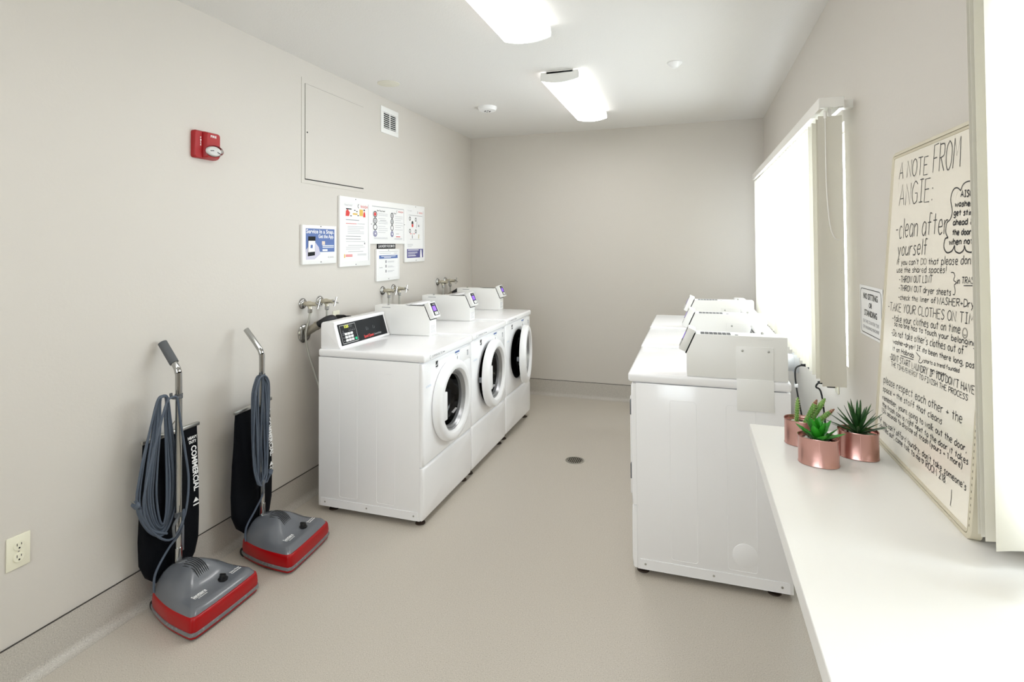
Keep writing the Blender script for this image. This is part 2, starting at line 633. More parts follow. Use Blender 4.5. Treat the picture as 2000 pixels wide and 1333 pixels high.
def screws(fr, spots, parent, r=.004, mm=None):
    for a, b in spots:
        o = MB(mm or DARK)
        c = fr.p(a, b, 0)
        o.lathe([(r, 0), (r * .8, .0015)], c, 'x', 12)
        o.build('screw', parent)

# sign 1, the blue app sign
t = thing('framed_sign', 'framed blue notice reading Service in a Snap on the left wall', 'sign', (XL, 2.735, 1.417))
W_, H_ = .33, .243
MB(FRAMEW).box(0, 0, 0, .02, W_, H_, .004).build('frame', t)
fr = Frame((.0203, 0, 0), (0, 1, 0), (0, 0, 1))
pp = MB(PAPER).poly2(fr, [(.028, .022), (W_ - .022, .022), (W_ - .022, H_ - .02), (.028, H_ - .02)])
pp.use(BLUEINK).poly2(fr, [(.028, .075), (W_ - .022, .075), (W_ - .022, H_ - .022), (.028, H_ - .022)], .0004)
pp.use(mat('pale_violet', '#c9c6d8', .6)).poly2(fr, [(.03, .03), (.11, .03), (.165, .062), (.15, .105), (.1, .15), (.03, .09)], .0007)
pp.use(CHARC).poly2(fr, [(.046, .05), (.112, .055), (.118, .172), (.05, .172)], .001)
pp.use(WHITEINK).poly2(fr, [(.05, .075), (.112, .078), (.115, .145), (.052, .145)], .0012)
pp.use(BLUEINK).poly2(fr, [(.07, .1), (.09, .1), (.092, .12), (.072, .12)], .0014)
pp.use(WHITEINK)
text(pp, fr, 'Service in a Snap.', .032, .192, .024, .268, .0012, 'L', .02)
text(pp, fr, 'Get the App.', .3, .163, .022, .155, .0012, 'R', .02)
hlines(pp, fr, .185, .3, [.112, .102], .005, .0012)
pp.poly2(fr, [(.185, .08), (.235, .08), (.235, .092), (.185, .092)], .0012)
pp.use(mat('peach_ink', '#e6d6c8', .6)).poly2(fr, [(.18, .12), (.21, .12), (.21, .143), (.18, .143)], .0012)
pp.use(GREYINK)
text(pp, fr, 'CSC', .27, .036, .01, .06, .0012, 'C')
pp.build('notice', t, 0)
screws(fr, [(.17, .235), (.172, .012)], t)

# the wide three-panel notice board, one white frame
t = thing('notice_frame', 'large white framed laundry instruction board with three paper panels', 'sign', (XL, 3.105, 1.388))
prof = [(0, 0), (.364, 0), (.364, .155), (.868, .155), (.868, .004), (1.216, .004), (1.216, .48), (0, .478)]
MB(FRAMEW).prism(prof, 'x', 0, .018, .003).build('frame', t)
fr = Frame((.0183, 0, 0), (0, 1, 0), (0, 0, 1))
def logo(m, x, y, w, h, lift=.001):
    m.use(CHARC)
    m.ribbon(fr, [(x + h * (.5 - .5 * math.cos(a)) , y + h * (.5 + .5 * math.sin(a))) for a in [math.radians(d) for d in range(-70, 75, 16)]], h * .16, lift)
    m.use(REDINK)
    text(m, fr, 'WASH', x + h * 1.1, y + h * .12, h * .7, w - h * 1.1, lift)
m = MB(PAPER).poly2(fr, [(.03, .035), (.335, .035), (.335, .44), (.03, .44)])
logo(m, .205, .405, .12, .028)
m.use(LGREY); text(m, fr, 'Need help?', .05, .415, .014, .09, .0008)
m.use(REDINK).poly2(fr, [(.062, .345), (.1, .345), (.11, .37), (.085, .392), (.065, .38)], .001)
m.poly2(fr, [(.27, .345), (.298, .345), (.295, .37), (.285, .388), (.272, .37)], .001)
m.use(YELLOWINK).poly2(fr, [(.225, .352), (.268, .352), (.268, .398), (.225, .398)], .0008).poly2(fr, [(.145, .357), (.2, .357), (.2, .368), (.145, .368)], .0008)
m.use(CHARC).poly2(fr, [(.066, .39), (.13, .392), (.13, .398), (.066, .398)], .0012).poly2(fr, [(.275, .39), (.29, .39), (.29, .4), (.275, .4)], .0012)
for (a, b) in ((.115, .345), (.16, .385), (.185, .378), (.2, .35)):
    m.poly2(fr, [(a, b), (a + .016, b), (a + .016, b + .006), (a, b + .006)], .001)
m.use(GREYINK); hlines(m, fr, .065, .22, [.318], .004); hlines(m, fr, .065, .24, [.205, .187], .0035)
m.use(REDINK); hlines(m, fr, .065, .19, [.293], .0035); hlines(m, fr, .062, .14, [.076, .068], .005)
m.use(LGREY); hlines(m, fr, .2, .29, [.294], .0035); hlines(m, fr, .085, .28, [.273, .262, .25, .238, .226], .003); hlines(m, fr, .065, .29, [.17, .13, .118], .003); hlines(m, fr, .09, .27, [.142, .1], .004); hlines(m, fr, .2, .31, [.082, .074], .003)
m.use(YELLOWINK).poly2(fr, [(.045, .06), (.056, .06), (.056, .085), (.045, .085)], .001)
m.use(GREYINK).poly2(fr, [(.282, .152), (.294, .152), (.294, .164), (.282, .164)], .001)
m.poly2(fr, [(.335, .035), (.338, .035), (.338, .44), (.335, .44)], .0006)
m.build('paper_panel', t, 0)
m = MB(PAPER).poly2(fr, [(.385, .178), (.85, .178), (.85, .435), (.385, .435)])
m.use(LGREY).poly2(fr, [(.385, .43), (.85, .43), (.85, .436), (.385, .436)], .0004)
m.use(GREYINK).poly2(fr, [(.847, .178), (.85, .178), (.85, .43), (.847, .43)], .0006)
m.use(INK); text(m, fr, 'For Top Load', .45, .398, .011, .11, .001, 'L', .01); text(m, fr, 'Dryer', .69, .39, .01, .04, .001, 'L', .01)
def ring(cx, cy, a, b, mm, fill=None):
    m.use(mm)
    m.ribbon(fr, [(cx + a * math.cos(k * PI / 9), cy + b * math.sin(k * PI / 9)) for k in range(18)], .006, .001, True)
    if fill:
        m.use(fill)
        m.poly2(fr, [(cx + .7 * a * math.cos(k * PI / 9), cy + .7 * b * math.sin(k * PI / 9)) for k in range(18)], .0008)
for cx, w in ((.425, .024), (.665, .019)):
    ring(cx, .375, w, .02, CHARC, REDINK if w > .02 else LGREY)
    ring(cx, .327, w, .02, CHARC, LGREY)
    ring(cx, .279, w, .02, INK, WHITEINK)
    ring(cx, .231, w, .02, VIOLET, VIOLET)
m.use(WHITEINK)
for cx in (.425, .665):
    m.poly2(fr, [(cx - .008, .224), (cx + .008, .224), (cx + .008, .238), (cx - .008, .238)], .0014)
m.use(LGREY); hlines(m, fr, .47, .6, [.38, .368, .345, .32, .308, .285, .27, .255, .24], .003); hlines(m, fr, .71, .83, [.37, .355, .34, .32, .3, .285, .265], .003); hlines(m, fr, .41, .6, [.2, .192], .003); hlines(m, fr, .7, .82, [.196, .19], .003)
m.use(GREYINK); hlines(m, fr, .49, .58, [.331], .003); text(m, fr, '?', .56, .30, .012, None, .001)
hlines(m, fr, .725, .77, [.232], .003)
m.use(REDINK); hlines(m, fr, .725, .79, [.208], .006)
logo(m, .735, .4, .1, .02)
m.build('paper_panel', t, 0)
m = MB(PAPER).poly2(fr, [(.895, .03), (1.185, .03), (1.185, .45), (.895, .45)])
m.use(GREYINK).poly2(fr, [(1.182, .08), (1.185, .08), (1.185, .44), (1.182, .44)], .0006)
m.use(LGREY); text(m, fr, 'To wash', .91, .425, .012, .07, .001)
logo(m, 1.08, .41, .09, .02)
m.use(GREYINK); hlines(m, fr, .93, 1.17, [.392], .003)
for (a, b) in ((.95, .365), (1.05, .36), (.95, .262), (1.05, .26)):
    ring(a, b, .011, .014, CHARC)
m.use(INK).poly2(fr, [(.975, .322), (1.01, .322), (1.005, .34), (.993, .348), (.98, .34)], .001)
m.use(REDINK).poly2(fr, [(.982, .295), (1.005, .295), (1.008, .32), (.978, .32)], .001)
m.poly2(fr, [(.955, .236), (.975, .236), (.975, .242), (.955, .242)], .001).poly2(fr, [(1.01, .236), (1.03, .236), (1.03, .242), (1.01, .242)], .001)
m.use(GREYINK).poly2(fr, [(1.09, .3), (1.115, .3), (1.11, .318), (1.095, .318)], .001).ribbon(fr, [(1.06, .29), (1.075, .345)], .005, .001)
m.ribbon(fr, [(.99, .2), (.99, .226)], .01, .001).ribbon(fr, [(.99, .23), (.99, .245)], .004, .001)
m.use(mat('tan_ink', '#c9b98d', .6)).ribbon(fr, [(1.1, .2), (1.105, .235)], .012, .001)
m.use(LGREY); hlines(m, fr, .95, 1.13, [.192], .003); hlines(m, fr, .91, 1.0, [.15, .14, .13], .003)
m.use(VIOLET).poly2(fr, [(.9, .038), (1.18, .038), (1.18, .112), (.9, .112)], .0006)
m.use(WHITEINK); hlines(m, fr, .915, 1.1, [.1], .006, .001); hlines(m, fr, .915, 1.08, [.085, .076, .067], .003, .001); hlines(m, fr, .915, 1.05, [.052], .006, .001)
m.poly2(fr, [(1.125, .04), (1.16, .04), (1.15, .105), (1.132, .105)], .001)
m.build('paper_panel', t, 0)
screws(fr, [(.18, .465), (.182, .012), (.376, .3), (.86, .31), (1.05, .468), (1.055, .016)], t, .004, GREYP)

m = MB(CHARC).box(0, 0, 0, .006, .262, .037, .0015)
fr = Frame((.0062, 0, 0), (0, 1, 0), (0, 0, 1))
m.use(WHITEINK)
text(m, fr, 'LAUNDRY ROOM ID', .131, .008, .021, .235, .0006, 'C', .008)
o = m.build('room_sign', None, 0)
o.location = (XL + .0005, 3.58, 1.5065)
tag(o, 'narrow dark grey plate reading LAUNDRY ROOM ID above the small notice', 'sign')

t = thing('framed_notice', 'small white framed notice with blue header under the laundry room plate', 'sign', (XL, 3.552, 1.262))
W_, H_ = .335, .242
MB(FRAMEW).box(0, 0, 0, .018, W_, H_, .003).build('frame', t)
fr = Frame((.0183, 0, 0), (0, 1, 0), (0, 0, 1))
m = MB(PAPER).poly2(fr, [(.03, .025), (W_ - .03, .025), (W_ - .03, .222), (.03, .222)])
m.use(BLUEINK).poly2(fr, [(.033, .168), (W_ - .033, .168), (W_ - .033, .194), (.033, .194)], .0006)
m.use(WHITEINK); hlines(m, fr, .06, .27, [.184], .004, .001); hlines(m, fr, .1, .2, [.174], .004, .001)
m.use(GREYINK); hlines(m, fr, .03, .305, [.221], .002); hlines(m, fr, .035, .08, [.1], .003)
m.use(LGREY); hlines(m, fr, .04, .2, [.207], .003); hlines(m, fr, .15, .25, [.145, .138, .108, .1, .072, .064], .003)
m.use(GREYINK)
for z in (.135, .1, .062):
    m.poly2(fr, [(.12, z), (.135, z), (.135, z + .02), (.12, z + .02)], .001)
text(m, fr, 'CSC', .27, .203, .009, .05, .001, 'C')
m.build('paper', t, 0)
screws(fr, [(.165, .232), (.168, .012)], t, .004, GREYP)

# wall outlets
def outlet_plate(loc, label, faces=2, side=1):
    t = thing('wall_outlet', label, 'outlet', loc, 0 if side > 0 else PI)
    MB(IVORY).box(0, -.036, -.057, .006, .036, .057, .003).build('cover_plate', t)
    for dz in (.02, -.02):
        m = MB(IVORY).lathe([(.0165, 0), (.0165, .0085), (.0155, .0095)], (0, 0, dz), 'x', 24)
        m.use(DARK).box(.0095, -.008, dz + .001, .0099, -.006, dz + .010).box(.0095, .005, dz + .002, .0099, .007, dz + .009)
        m.lathe([(.003, 0), (.003, .0004)], (.0095, 0, dz - .007), 'x', 10)
        m.build('socket', t)
    MB(STEEL).lathe([(.0028, 0), (.0022, .001)], (.006, 0, 0), 'x', 10).build('screw', t)
    return t
outlet_plate((XL, 1.292, .472), 'ivory duplex outlet low on the left wall near the camera')
outlet_plate((XL, 3.085, 1.045), 'ivory outlet plate with a black plug behind the nearest washer')

def plug_cord(loc, pts, label, side, white_tag=True):
    """black appliance plug stuck in the wall with its cord; local x points away from the wall"""
    t = thing('appliance_cord', label, 'power cord', loc, 0 if side > 0 else PI)
    MB(BLACKP).box(0, -.014, -.015, .035, .014, .013, .004).tube([(.03, 0, .002), (.052, 0, .006), (.07, 0, .004)], [.011, .009, .006], 10).build('plug', t)
    c = cr([(.065, 0, .004)] + pts, 6)
    MB(BLACKP).tube(c, .0042, 8).build('cord', t)
    if white_tag:
        p = c[int(len(c) * .55)]
        MB(PAPER).box(p.x - .008, p.y - .008, p.z - .009, p.x + .008, p.y + .008, p.z + .009, .002).build('cord_tag', t)
    return t
plug_cord((XL + .0105, 3.085, 1.062), [(.10, .02, .0), (.12, .04, -.05), (.12, .06, -.25)], 'black plug and cord of the nearest washer behind its control hood', 1, False)

# ------------------------------------------------------------------ hose bibs, hoses, drains (left wall)
def faucet(y, z, label, hose_pts):
    t = thing('water_faucet', label, 'faucet', (XL, y, z), 0, 'pairs of washer water faucets')
    MB(CHROME).lathe([(.034, 0), (.034, .003), (.027, .012), (.014, .016)], (0, 0, 0), 'x', 28).build('escutcheon', t)
    MB(BRASS).tube([(.012, 0, 0), (.04, 0, 0)], .013, 14).lathe([(.013, .036), (.017, .04), (.017, .06), (.013, .066), (.011, .09), (.013, .092), (.013, .102), (.006, .106)], (0, 0, 0), 'x', 18).tube([(.052, 0, -.005), (.056, 0, -.032)], .0115, 12).build('valve_body', t)
    h = MB(CHROME).tube([(.1, 0, 0), (.118, 0, 0)], .004, 8)
    h.tube([(.118, -.012, -.028), (.118, .012, .028)], .0042, 8).tube([(.118, -.028, .012), (.118, .028, -.012)], .0042, 8)
    h.build('handle', t)
    g = thing('supply_hose', label.replace('chrome wall faucet', 'braided hose under the faucet'), 'hose', (XL, y, z), 0, 'washer supply hoses')
    MB(CHROME).lathe([(.0145, -.03), (.0145, -.05), (.0105, -.054)], (.0555, 0, 0), 'z', 6).build('coupling_nut', g)
    MB(HOSE).tube(cr([(.056, 0, -.05)] + hose_pts, 7), .0068, 10).build('hose', g)
    return t
faucet(2.759, 1.181, 'chrome wall faucet nearest the vacuums, left of its pair', [(.052, -.003, -.09), (.04, -.012, -.15), (.035, -.012, -.21), (.045, .0, -.30), (.075, .02, -.42), (.11, .04, -.55), (.14, .1, -.75)])
faucet(2.919, 1.181, 'chrome wall faucet nearest the vacuums, right of its pair', [(.056, 0, -.09), (.055, 0, -.15), (.06, .01, -.25), (.08, .02, -.45)])
faucet(3.66, 1.187, 'chrome wall faucet behind the first card reader, left of its pair', [(.056, 0, -.09), (.054, 0, -.15), (.06, .01, -.25), (.08, .02, -.45)])
faucet(3.817, 1.191, 'chrome wall faucet behind the first card reader, right of its pair', [(.056, 0, -.09), (.058, 0, -.15), (.06, .01, -.25), (.08, .02, -.45)])
faucet(4.606, 1.19, 'chrome wall faucet nearest the back corner, left of its pair', [(.056, 0, -.09), (.054, 0, -.15), (.06, .01, -.25), (.08, .02, -.45)])
faucet(4.767, 1.192, 'chrome wall faucet nearest the back corner, right of its pair', [(.056, 0, -.09), (.058, 0, -.15), (.06, .01, -.25), (.08, .02, -.45)])

def standpipe(y, z, label, full=True):
    t = thing('drain_pipe', label, 'drain pipe', (XL, y, z))
    MB(CHROME).lathe([(.056, 0), (.056, .004), (.046, .014), (.028, .018)], (0, 0, 0), 'x', 28).build('flange', t)
    d = Vector((.72, .06, .44)).normalized()
    a, b = Vector((.008, 0, 0)), Vector((.008, 0, 0)) + d * .11
    MB(PIPE).tube([a, a + d * .088, a + d * .088, a + d * .1, a + d * .1, b], [.0235, .0235, .0265, .0265, .025, .025], 20).build('pipe', t)
    h = thing('drain_hose', label.replace('grey angled drain pipe', 'black rubber drain hose in the angled pipe'), 'hose', (XL, y, z))
    MB(RUBBER).tube(cr([b - d * .02, b + d * .03, b + Vector((.045, .03, .03)), b + Vector((.055, .07, .02)), b + Vector((.045, .11, -.08)), b + Vector((.045, .12, -.3))], 6), .021, 12).build('hose', h)
standpipe(2.775, 1.0, 'grey angled drain pipe under the nearest pair of faucets')
standpipe(4.72, 1.02, 'grey angled drain pipe under the faucets by the back corner')

# ------------------------------------------------------------------ washers and dryers (one cabinet design)
AW, AD = .679, .675

def seg_rect_hole(y0, z0, y1, z1, cy, cz, n=64):
    """matching boundary points for a rectangle and a circle"""
    ang = [2 * PI * k / n for k in range(n)]
    for (y, z) in ((y0, z0), (y1, z0), (y1, z1), (y0, z1)):
        a = math.atan2(z - cz, y - cy) % (2 * PI)
        i = min(range(len(ang)), key=lambda k: abs(ang[k] - a))
        ang[i] = a
    ang.sort()
    def rect(ins):
        out = []
        for a in ang:
            c, s = math.cos(a), math.sin(a)
            t = 1e9
            if c > 1e-9: t = min(t, (y1 - ins - cy) / c)
            if c < -1e-9: t = min(t, (y0 + ins - cy) / c)
            if s > 1e-9: t = min(t, (z1 - ins - cz) / s)
            if s < -1e-9: t = min(t, (z0 + ins - cz) / s)
            out.append((cy + t * c, cz + t * s))
        return out
    def circ(r): return [(cy + r * math.cos(a), cz + r * math.sin(a)) for a in ang]
    return rect, circ

DY, DZ, DR = .335, .605, .235

def washer_door(t, D, door_deg):
    d = bpy.data.objects.new('door', None)
    COL.objects.link(d)
    d.empty_display_size = .05
    d.parent = t
    d.location = (D + .002, DY + DR, DZ)
    d.rotation_euler = (0, 0, math.radians(door_deg))
    R = [(.2, -.006), (.232, -.0), (.236, .006), (.236, .03), (.231, .043), (.222, .05), (.2, .052), (.186, .048), (.178, .036), (.172, .022), (.172, -.006)]
    m = MB(ENAMEL2).lathe(R + [R[0]], (0, -DR, 0), 'x', 64)
    m.f = m.f[:-2]; m.fm = m.fm[:-2]
    m.build('door_ring', d, 35)
    m = MB(BEZEL).lathe([(.173, .03), (.168, .031), (.164, .022), (.160, .024), (.155, .012), (.15, .012), (.148, -.004), (.172, -.006), (.173, .03)], (0, -DR, 0), 'x', 64)
    m.f = m.f[:-2]; m.fm = m.fm[:-2]
    m.build('bezel', d, 25)
    m = MB(DOORGL).lathe([(.152, .01), (.142, -.03), (.125, -.055), (.08, -.068), (.02, -.072)], (0, -DR, 0), 'x', 48)
    m.f.pop(-2); m.fm.pop(-2)
    m.build('door_glass', d)
    y0 = -DR - .18
    MB(ENAMEL2).prism([(y0, -.08), (y0 + .052, -.08), (y0 + .056, -.076), (y0 + .056, .076), (y0 + .052, .08), (y0, .08)], 'x', .012, .046, .003).build('door_handle', d)
    MB(GREYP).box(-.022, -2 * DR + .008, -.02, -.002, -2 * DR + .028, .015, .003).build('door_latch', d)

def appliance(name, label, cat, loc, rz, group, washer, foot, door_deg=0):
    t = thing(name, label, cat, loc, rz, group)
    D, w = AD, AW
    # cabinet shell
    m = MB(ENAMEL)
    m.box(0, 0, .03, D - .024, .012, .884, .002).box(0, w - .012, .03, D - .024, w, .884, .002)
    m.box(0, .012, .03, .01, w - .012, .884).box(.01, .012, .03, D - .024, w - .012, .05).box(.01, .012, .86, D - .024, w - .012, .884)
    for s in (-1, 1):
        yo = 0 if s < 0 else w
        for (a, b) in ((.14, .26), (.385, .5)):
            m.tube([(p, yo, q) for p, q in rrect(b - a, .72, .012, 3, a, .095)], .0011, 6, True)
        y_ = sorted((yo, yo + s * .0015))
        m.box(.015, y_[0], .032, D - .035, y_[1], .078, .002, 1)
        if not washer:
            m.lathe([(.052, 0), (.052, .0012), (.049, .0024)], (.19, yo, .165), 'y', 32, s)
    m.build('cabinet', t)
    for s in (-1, 1):
        yo = 0 if s < 0 else w
        for x in (.045, .32, .615):
            MB(STEEL).lathe([(.005, .0012), (.005, .0026), (.003, .003)], (x, yo, .056), 'y', 12, s).build('base_screw', t)
    # front: lower panel and upper panel with the door opening
    def slab(z0, z1, hole, nm):
        rect, circ = seg_rect_hole(.001, z0, w - .001, z1, DY if hole else w / 2, DZ if hole else (z0 + z1) / 2)
        rows = []
        if hole:
            rows.append([(D - .024, a, b) for a, b in circ(.2)])
            rows.append([(D - .004, a, b) for a, b in circ(.2)])
            rows.append([(D, a, b) for a, b in circ(.204)])
            rows.append([(D, a, b) for a, b in circ(.24)])
        else:
            rows.append([(D, a, b) for a, b in circ(.05)])
        rows.append([(D, a, b) for a, b in rect(.014)])
        rows.append([(D - .0015, a, b) for a, b in rect(.008)])
        rows.append([(D - .005, a, b) for a, b in rect(.003)])
        rows.append([(D - .012, a, b) for a, b in rect(0)])
        rows.append([(D - .024, a, b) for a, b in rect(0)])
        MB(ENAMEL).loft(rows[::-1], cap0=False, cap1=not hole).build(nm, t, 50)
    slab(.034, .317, False, 'kick_panel')
    slab(.321, .88, washer, 'front_panel')
    # lid / worktop
    lid = MB(ENAMEL).box(-.004, 0, .886, D + .012, w, .93, .013, 4).build('top_panel', t)
    for x in (.07, D - .045):
        for y in (.05, w - .05):
            MB(FOOT).lathe([(.008, .032), (.008, .008 - foot), (.026, .006 - foot), (.028, -foot)][::-1], (x, y, 0), 'z', 16).build('foot', t)
    if washer:
        # drum
        m = MB(RUBBER).lathe([(.2, D - .006), (.19, D - .02), (.172, D - .03), (.178, D - .045), (.165, D - .06), (.172, D - .08)], (0, DY, DZ), 'x', 48)
        m.fm = m.fm[:-2]; m.f = m.f[:-2]
        m.build('door_gasket', t)
        m = MB(DRUM).lathe([(.172, D - .08), (.23, D - .09), (.235, .16), (.2, .14), (.05, .12)], (0, DY, DZ), 'x', 48)
        m.f.pop(-2); m.fm.pop(-2)
        m.build('drum', t)
    if not washer:
        fd = MB(ENAMEL2).box(D + .0005, .07, .34, D + .011, w - .07, .80, .004).build('door', t)
        for z in (.42, .72):
            MB(GREYP).box(D + .0005, w - .069, z, D + .009, w - .045, z + .07, .002).build('hinge', fd)
        MB(GREYP).box(D + .011, .085, .55, D + .016, .11, .66, .002).build('door_handle', fd)
    # door, hinged on its right side
    if washer:
        washer_door(t, D, door_deg)
    fs_ = Frame((D + .0005, 0, 0), (0, 1, 0), (0, 0, 1))
    if washer:
        # detergent drawer
        dr = MB(ENAMEL2).box(D - .002, w - .185, .79, D + .003, w - .018, .874, .0015).build('detergent_drawer', t)
        fr = Frame((D + .0032, 0, 0), (0, 1, 0), (0, 0, 1))
        m = MB(PAPER).poly2(Frame((D + .0005, 0, 0), (0, 1, 0), (0, 0, 1)), [(.42, .792), (.488, .792), (.488, .872), (.42, .872)])
        fs_ = Frame((D + .0005, 0, 0), (0, 1, 0), (0, 0, 1))
        m.use(BLUEINK).poly2(fs_, [(.422, .86), (.486, .86), (.486, .871), (.422, .871)], .0004)
        m.use(GREYINK); hlines(m, fs_, .43, .48, [.85, .803], .002, .0004)
        m.poly2(fs_, [(.45, .818), (.462, .824), (.46, .842), (.452, .836)], .0004)
        m.build('instruction_sticker', t, 0)
        m = MB(LGREY).poly2(fr, [(.6, .815), (.625, .815), (.625, .85), (.6, .85)])
        m.use(GREYINK).poly2(fr, [(.6, .842), (.612, .842), (.612, .85), (.6, .85)], .0004)
        m.build('drawer_mark', dr, 0)
    if washer:
        # energy sticker, blue strip, lid lettering
        m = MB(INK).poly2(fs_, [(.155, .824), (.185, .824), (.185, .866), (.155, .866)])
        m.use(WHITEINK).poly2(fs_, [(.155, .845), (.17, .845), (.185, .862), (.185, .857), (.172, .841), (.155, .841)], .0004)
        m.poly2(fs_, [(.155, .824), (.185, .824), (.185, .831), (.155, .831)], .0004)
        m.use(INK); hlines(m, fs_, .158, .182, [.826], .002, .0006)
        m.build('energy_sticker', t, 0)
        m = MB(mat('pale_blue_ink', '#9fb8d4', .5))
        text(m, fs_, 'ACTIVATION', .035, .742, .011, .06, .0004)
        m.build('blue_lettering', t, 0)
        fl = Frame((D + .0122, 0, 0), (0, 1, 0), (0, 0, 1))
        m = MB(GREYINK)
        m.ribbon(fl, [(.06 + .011 - .011 * math.cos(math.radians(a)), .908 + .012 * math.sin(math.radians(a))) for a in range(-75, 80, 15)], .003, .0004)
        text(m, fl, 'COMMERCIAL TEC', .085, .902, .012, .135, .0004)
        hlines(m, fl, .225, .25, [.904], .006, .0004)
        m.build('top_lettering', t, 0)
    # control hood with the dark sloped panel
    hood = MB(ENAMEL).prism([(.002, .93), (.002, 1.066), (.006, 1.077), (.016, 1.083), (.082, 1.086), (.092, 1.083), (.096, 1.074), (.092, 1.066), (.128, .944), (.136, .938), (.137, .93)], 'y', .018, .56, .003, 2).build('control_hood', t, 50)
    o = Vector((.1285, .043, .9425)); vdir = Vector((.0918 - .1285, 0, 1.0645 - .9425))
    fp = Frame(o, (0, 1, 0), vdir)
    PW, PH = .5, vdir.length
    m = MB(CHARC)
    m.loft([[fp.p(a, b, -.002) for a, b in ((0, 0), (PW, 0), (PW, PH), (0, PH))], [fp.p(a, b, .0012) for a, b in ((0, 0), (PW, 0), (PW, PH), (0, PH))]])
    m.use(WHITEINK).ribbon(fp, [(.018, .01), (.172, .01), (.172, PH - .01), (.018, PH - .01)], .0022, .0016, True)
    m.use(REDINK); text(m, fp, 'Speed Queen', .235, .012, .017, .105, .0016, 'L', .03)
    m.use(LGREY); text(m, fp, 'Commercial Washer' if washer else 'Commercial Dryer', .345, .014, .012, .085, .0016, 'L')
    m.use(GREYINK)
    for x in (.285, .36):
        m.ribbon(fp, [(x + .009 * math.cos(math.radians(a)), .066 + .012 * math.sin(math.radians(a))) for a in range(120, 250, 20)], .002, .0016)
        m.ribbon(fp, [(x + .009 * math.cos(math.radians(a)), .066 + .012 * math.sin(math.radians(a))) for a in range(-60, 40, 20)], .002, .0016)
    for i in range(4):
        m.poly2(fp, [(.098 + i * .017, .078), (.106 + i * .017, .078), (.106 + i * .017, .082), (.098 + i * .017, .082)], .0016)
        m.poly2(fp, [(.101 + i * .017, .088), (.104 + i * .017, .088), (.104 + i * .017, .091), (.101 + i * .017, .091)], .0016)
    m.poly2(fp, [(.034, .07), (.05, .07), (.05, .074), (.034, .074)], .0016).poly2(fp, [(.04, .079), (.044, .079), (.044, .086), (.04, .086)], .0016)
    for i in range(3):
        m.poly2(fp, [(.03, .022 + i * .019), (.042, .022 + i * .019), (.042, .026 + i * .019), (.03, .026 + i * .019)], .0016)
    m.build('control_panel', hood, 0)
    m = MB(REDDISP).poly2(fp, [(.058, .098), (.14, .098), (.14, .117), (.058, .117)], .0016)
    m.use(LCDG); text(m, fp, '125', .062, .1, .014, .04, .002, 'L', .02)
    m.build('display', hood, 0)
    for j in range(3):
        for i in range(3):
            b = MB(PWHITE).loft([[fp.p(x, y, l) for x, y in ((.05 + i * .0285, .018 + j * .019), (.073 + i * .0285, .018 + j * .019), (.073 + i * .0285, .032 + j * .019), (.05 + i * .0285, .032 + j * .019))] for l in (.001, .003)])
            b.use(LGREY).poly2(fp, [(.057 + i * .0285, .024 + j * .019), (.066 + i * .0285, .024 + j * .019), (.066 + i * .0285, .026 + j * .019), (.057 + i * .0285, .026 + j * .019)], .0032)
            b.build('key', hood, 0)
    MB(GREENB).loft([[fp.p(x, y, l) for x, y in ((.142, .018), (.162, .018), (.162, .032), (.142, .032))] for l in (.001, .003)]).build('start_key', hood, 0)
    # card reader box
    y0, y1 = .578, .676
    box = MB(PWHITE).prism([(.008, .9305), (.008, 1.122), (.385, 1.122), (.424, 1.035), (.424, .9305)], 'y', y0, y1, .0025, 2).build('card_reader_box', t)
    ft = Frame((0, 0, 1.1225), (0, -1, 0), (1, 0, 0))
    m = MB(STRIP)
    for i in range(7):
        xa = .235 + i * .0185
        m.poly2(ft, [(-y1 + .006, xa), (-y0 - .025, xa), (-y0 - .025, xa + .0165), (-y1 + .006, xa + .0165)])
    m.poly2(ft, [(-y1 + .006, .205), (-y1 + .03, .205), (-y1 + .03, .218), (-y1 + .006, .218)])
    m.build('top_sticker', box, 0)
    for s, yy in ((-1, y0), (1, y1)):
        MB(GREYINK if s < 0 else PWHITE).box(.065, min(yy, yy + s * .0008), 1.108, .13, max(yy, yy + s * .0008), 1.1115).build('slot', box, 0)
    ff = Frame((.4245, 0, 0), (0, 1, 0), (0, 0, 1))
    m = MB(PAPER).poly2(ff, [(y0 + .008, .945), (y1 - .008, .945), (y1 - .008, 1.0), (y0 + .008, 1.0)])
    m.use(LGREY); hlines(m, ff, y0 + .016, y1 - .02, [.99, .98, .97, .958, .95], .003, .0004)
    m.build('front_sticker', box, 0)
    MB(STEEL).lathe([(.007, 0), (.007, .008), (.004, .01)], (.1, y0 + .03, 1.122), 'z', 12).build('lock', box)
    dd = Vector((.039, 0, -.087)).normalized()
    nn = Vector((.087, 0, .039)).normalized()
    p0 = Vector((.385, 0, 1.122)) - dd * .014 + nn * .004
    MB(DARK).prism([(p.x, p.z) for p in (p0 + dd * .012 - nn * .0045, p0 + dd * .112 - nn * .0045, p0 + dd * .112 + nn * .001, p0 + dd * .012 + nn * .001)], 'y', y0 + .0015, y1 - .0015).build('head_seam', box, 0)
    q = [p0, p0 + dd * .108, p0 + dd * .108 + nn * .034, p0 + nn * .034]
    head = MB(PWHITE).prism([(p.x, p.z) for p in q], 'y', y0 + .001, y1 - .001, .003, 2).build('reader_head', t)
    fh = Frame(Vector((q[2].x, y0, q[2].z)), (0, 1, 0), -dd)
    ww = y1 - y0
    m = MB(CHARC).poly2(fh, [(.016, .012), (ww - .012, .012), (ww - .012, .1), (.016, .1)], .0006)
    m.use(PURPLE).poly2(fh, [(.026, .044), (ww - .026, .044), (ww - .026, .078), (.026, .078)], .001)
    m.use(GREYINK).poly2(fh, [(.04, .084), (ww - .022, .084), (ww - .022, .094), (.04, .094)], .001)
    m.build('screen', head, 0)
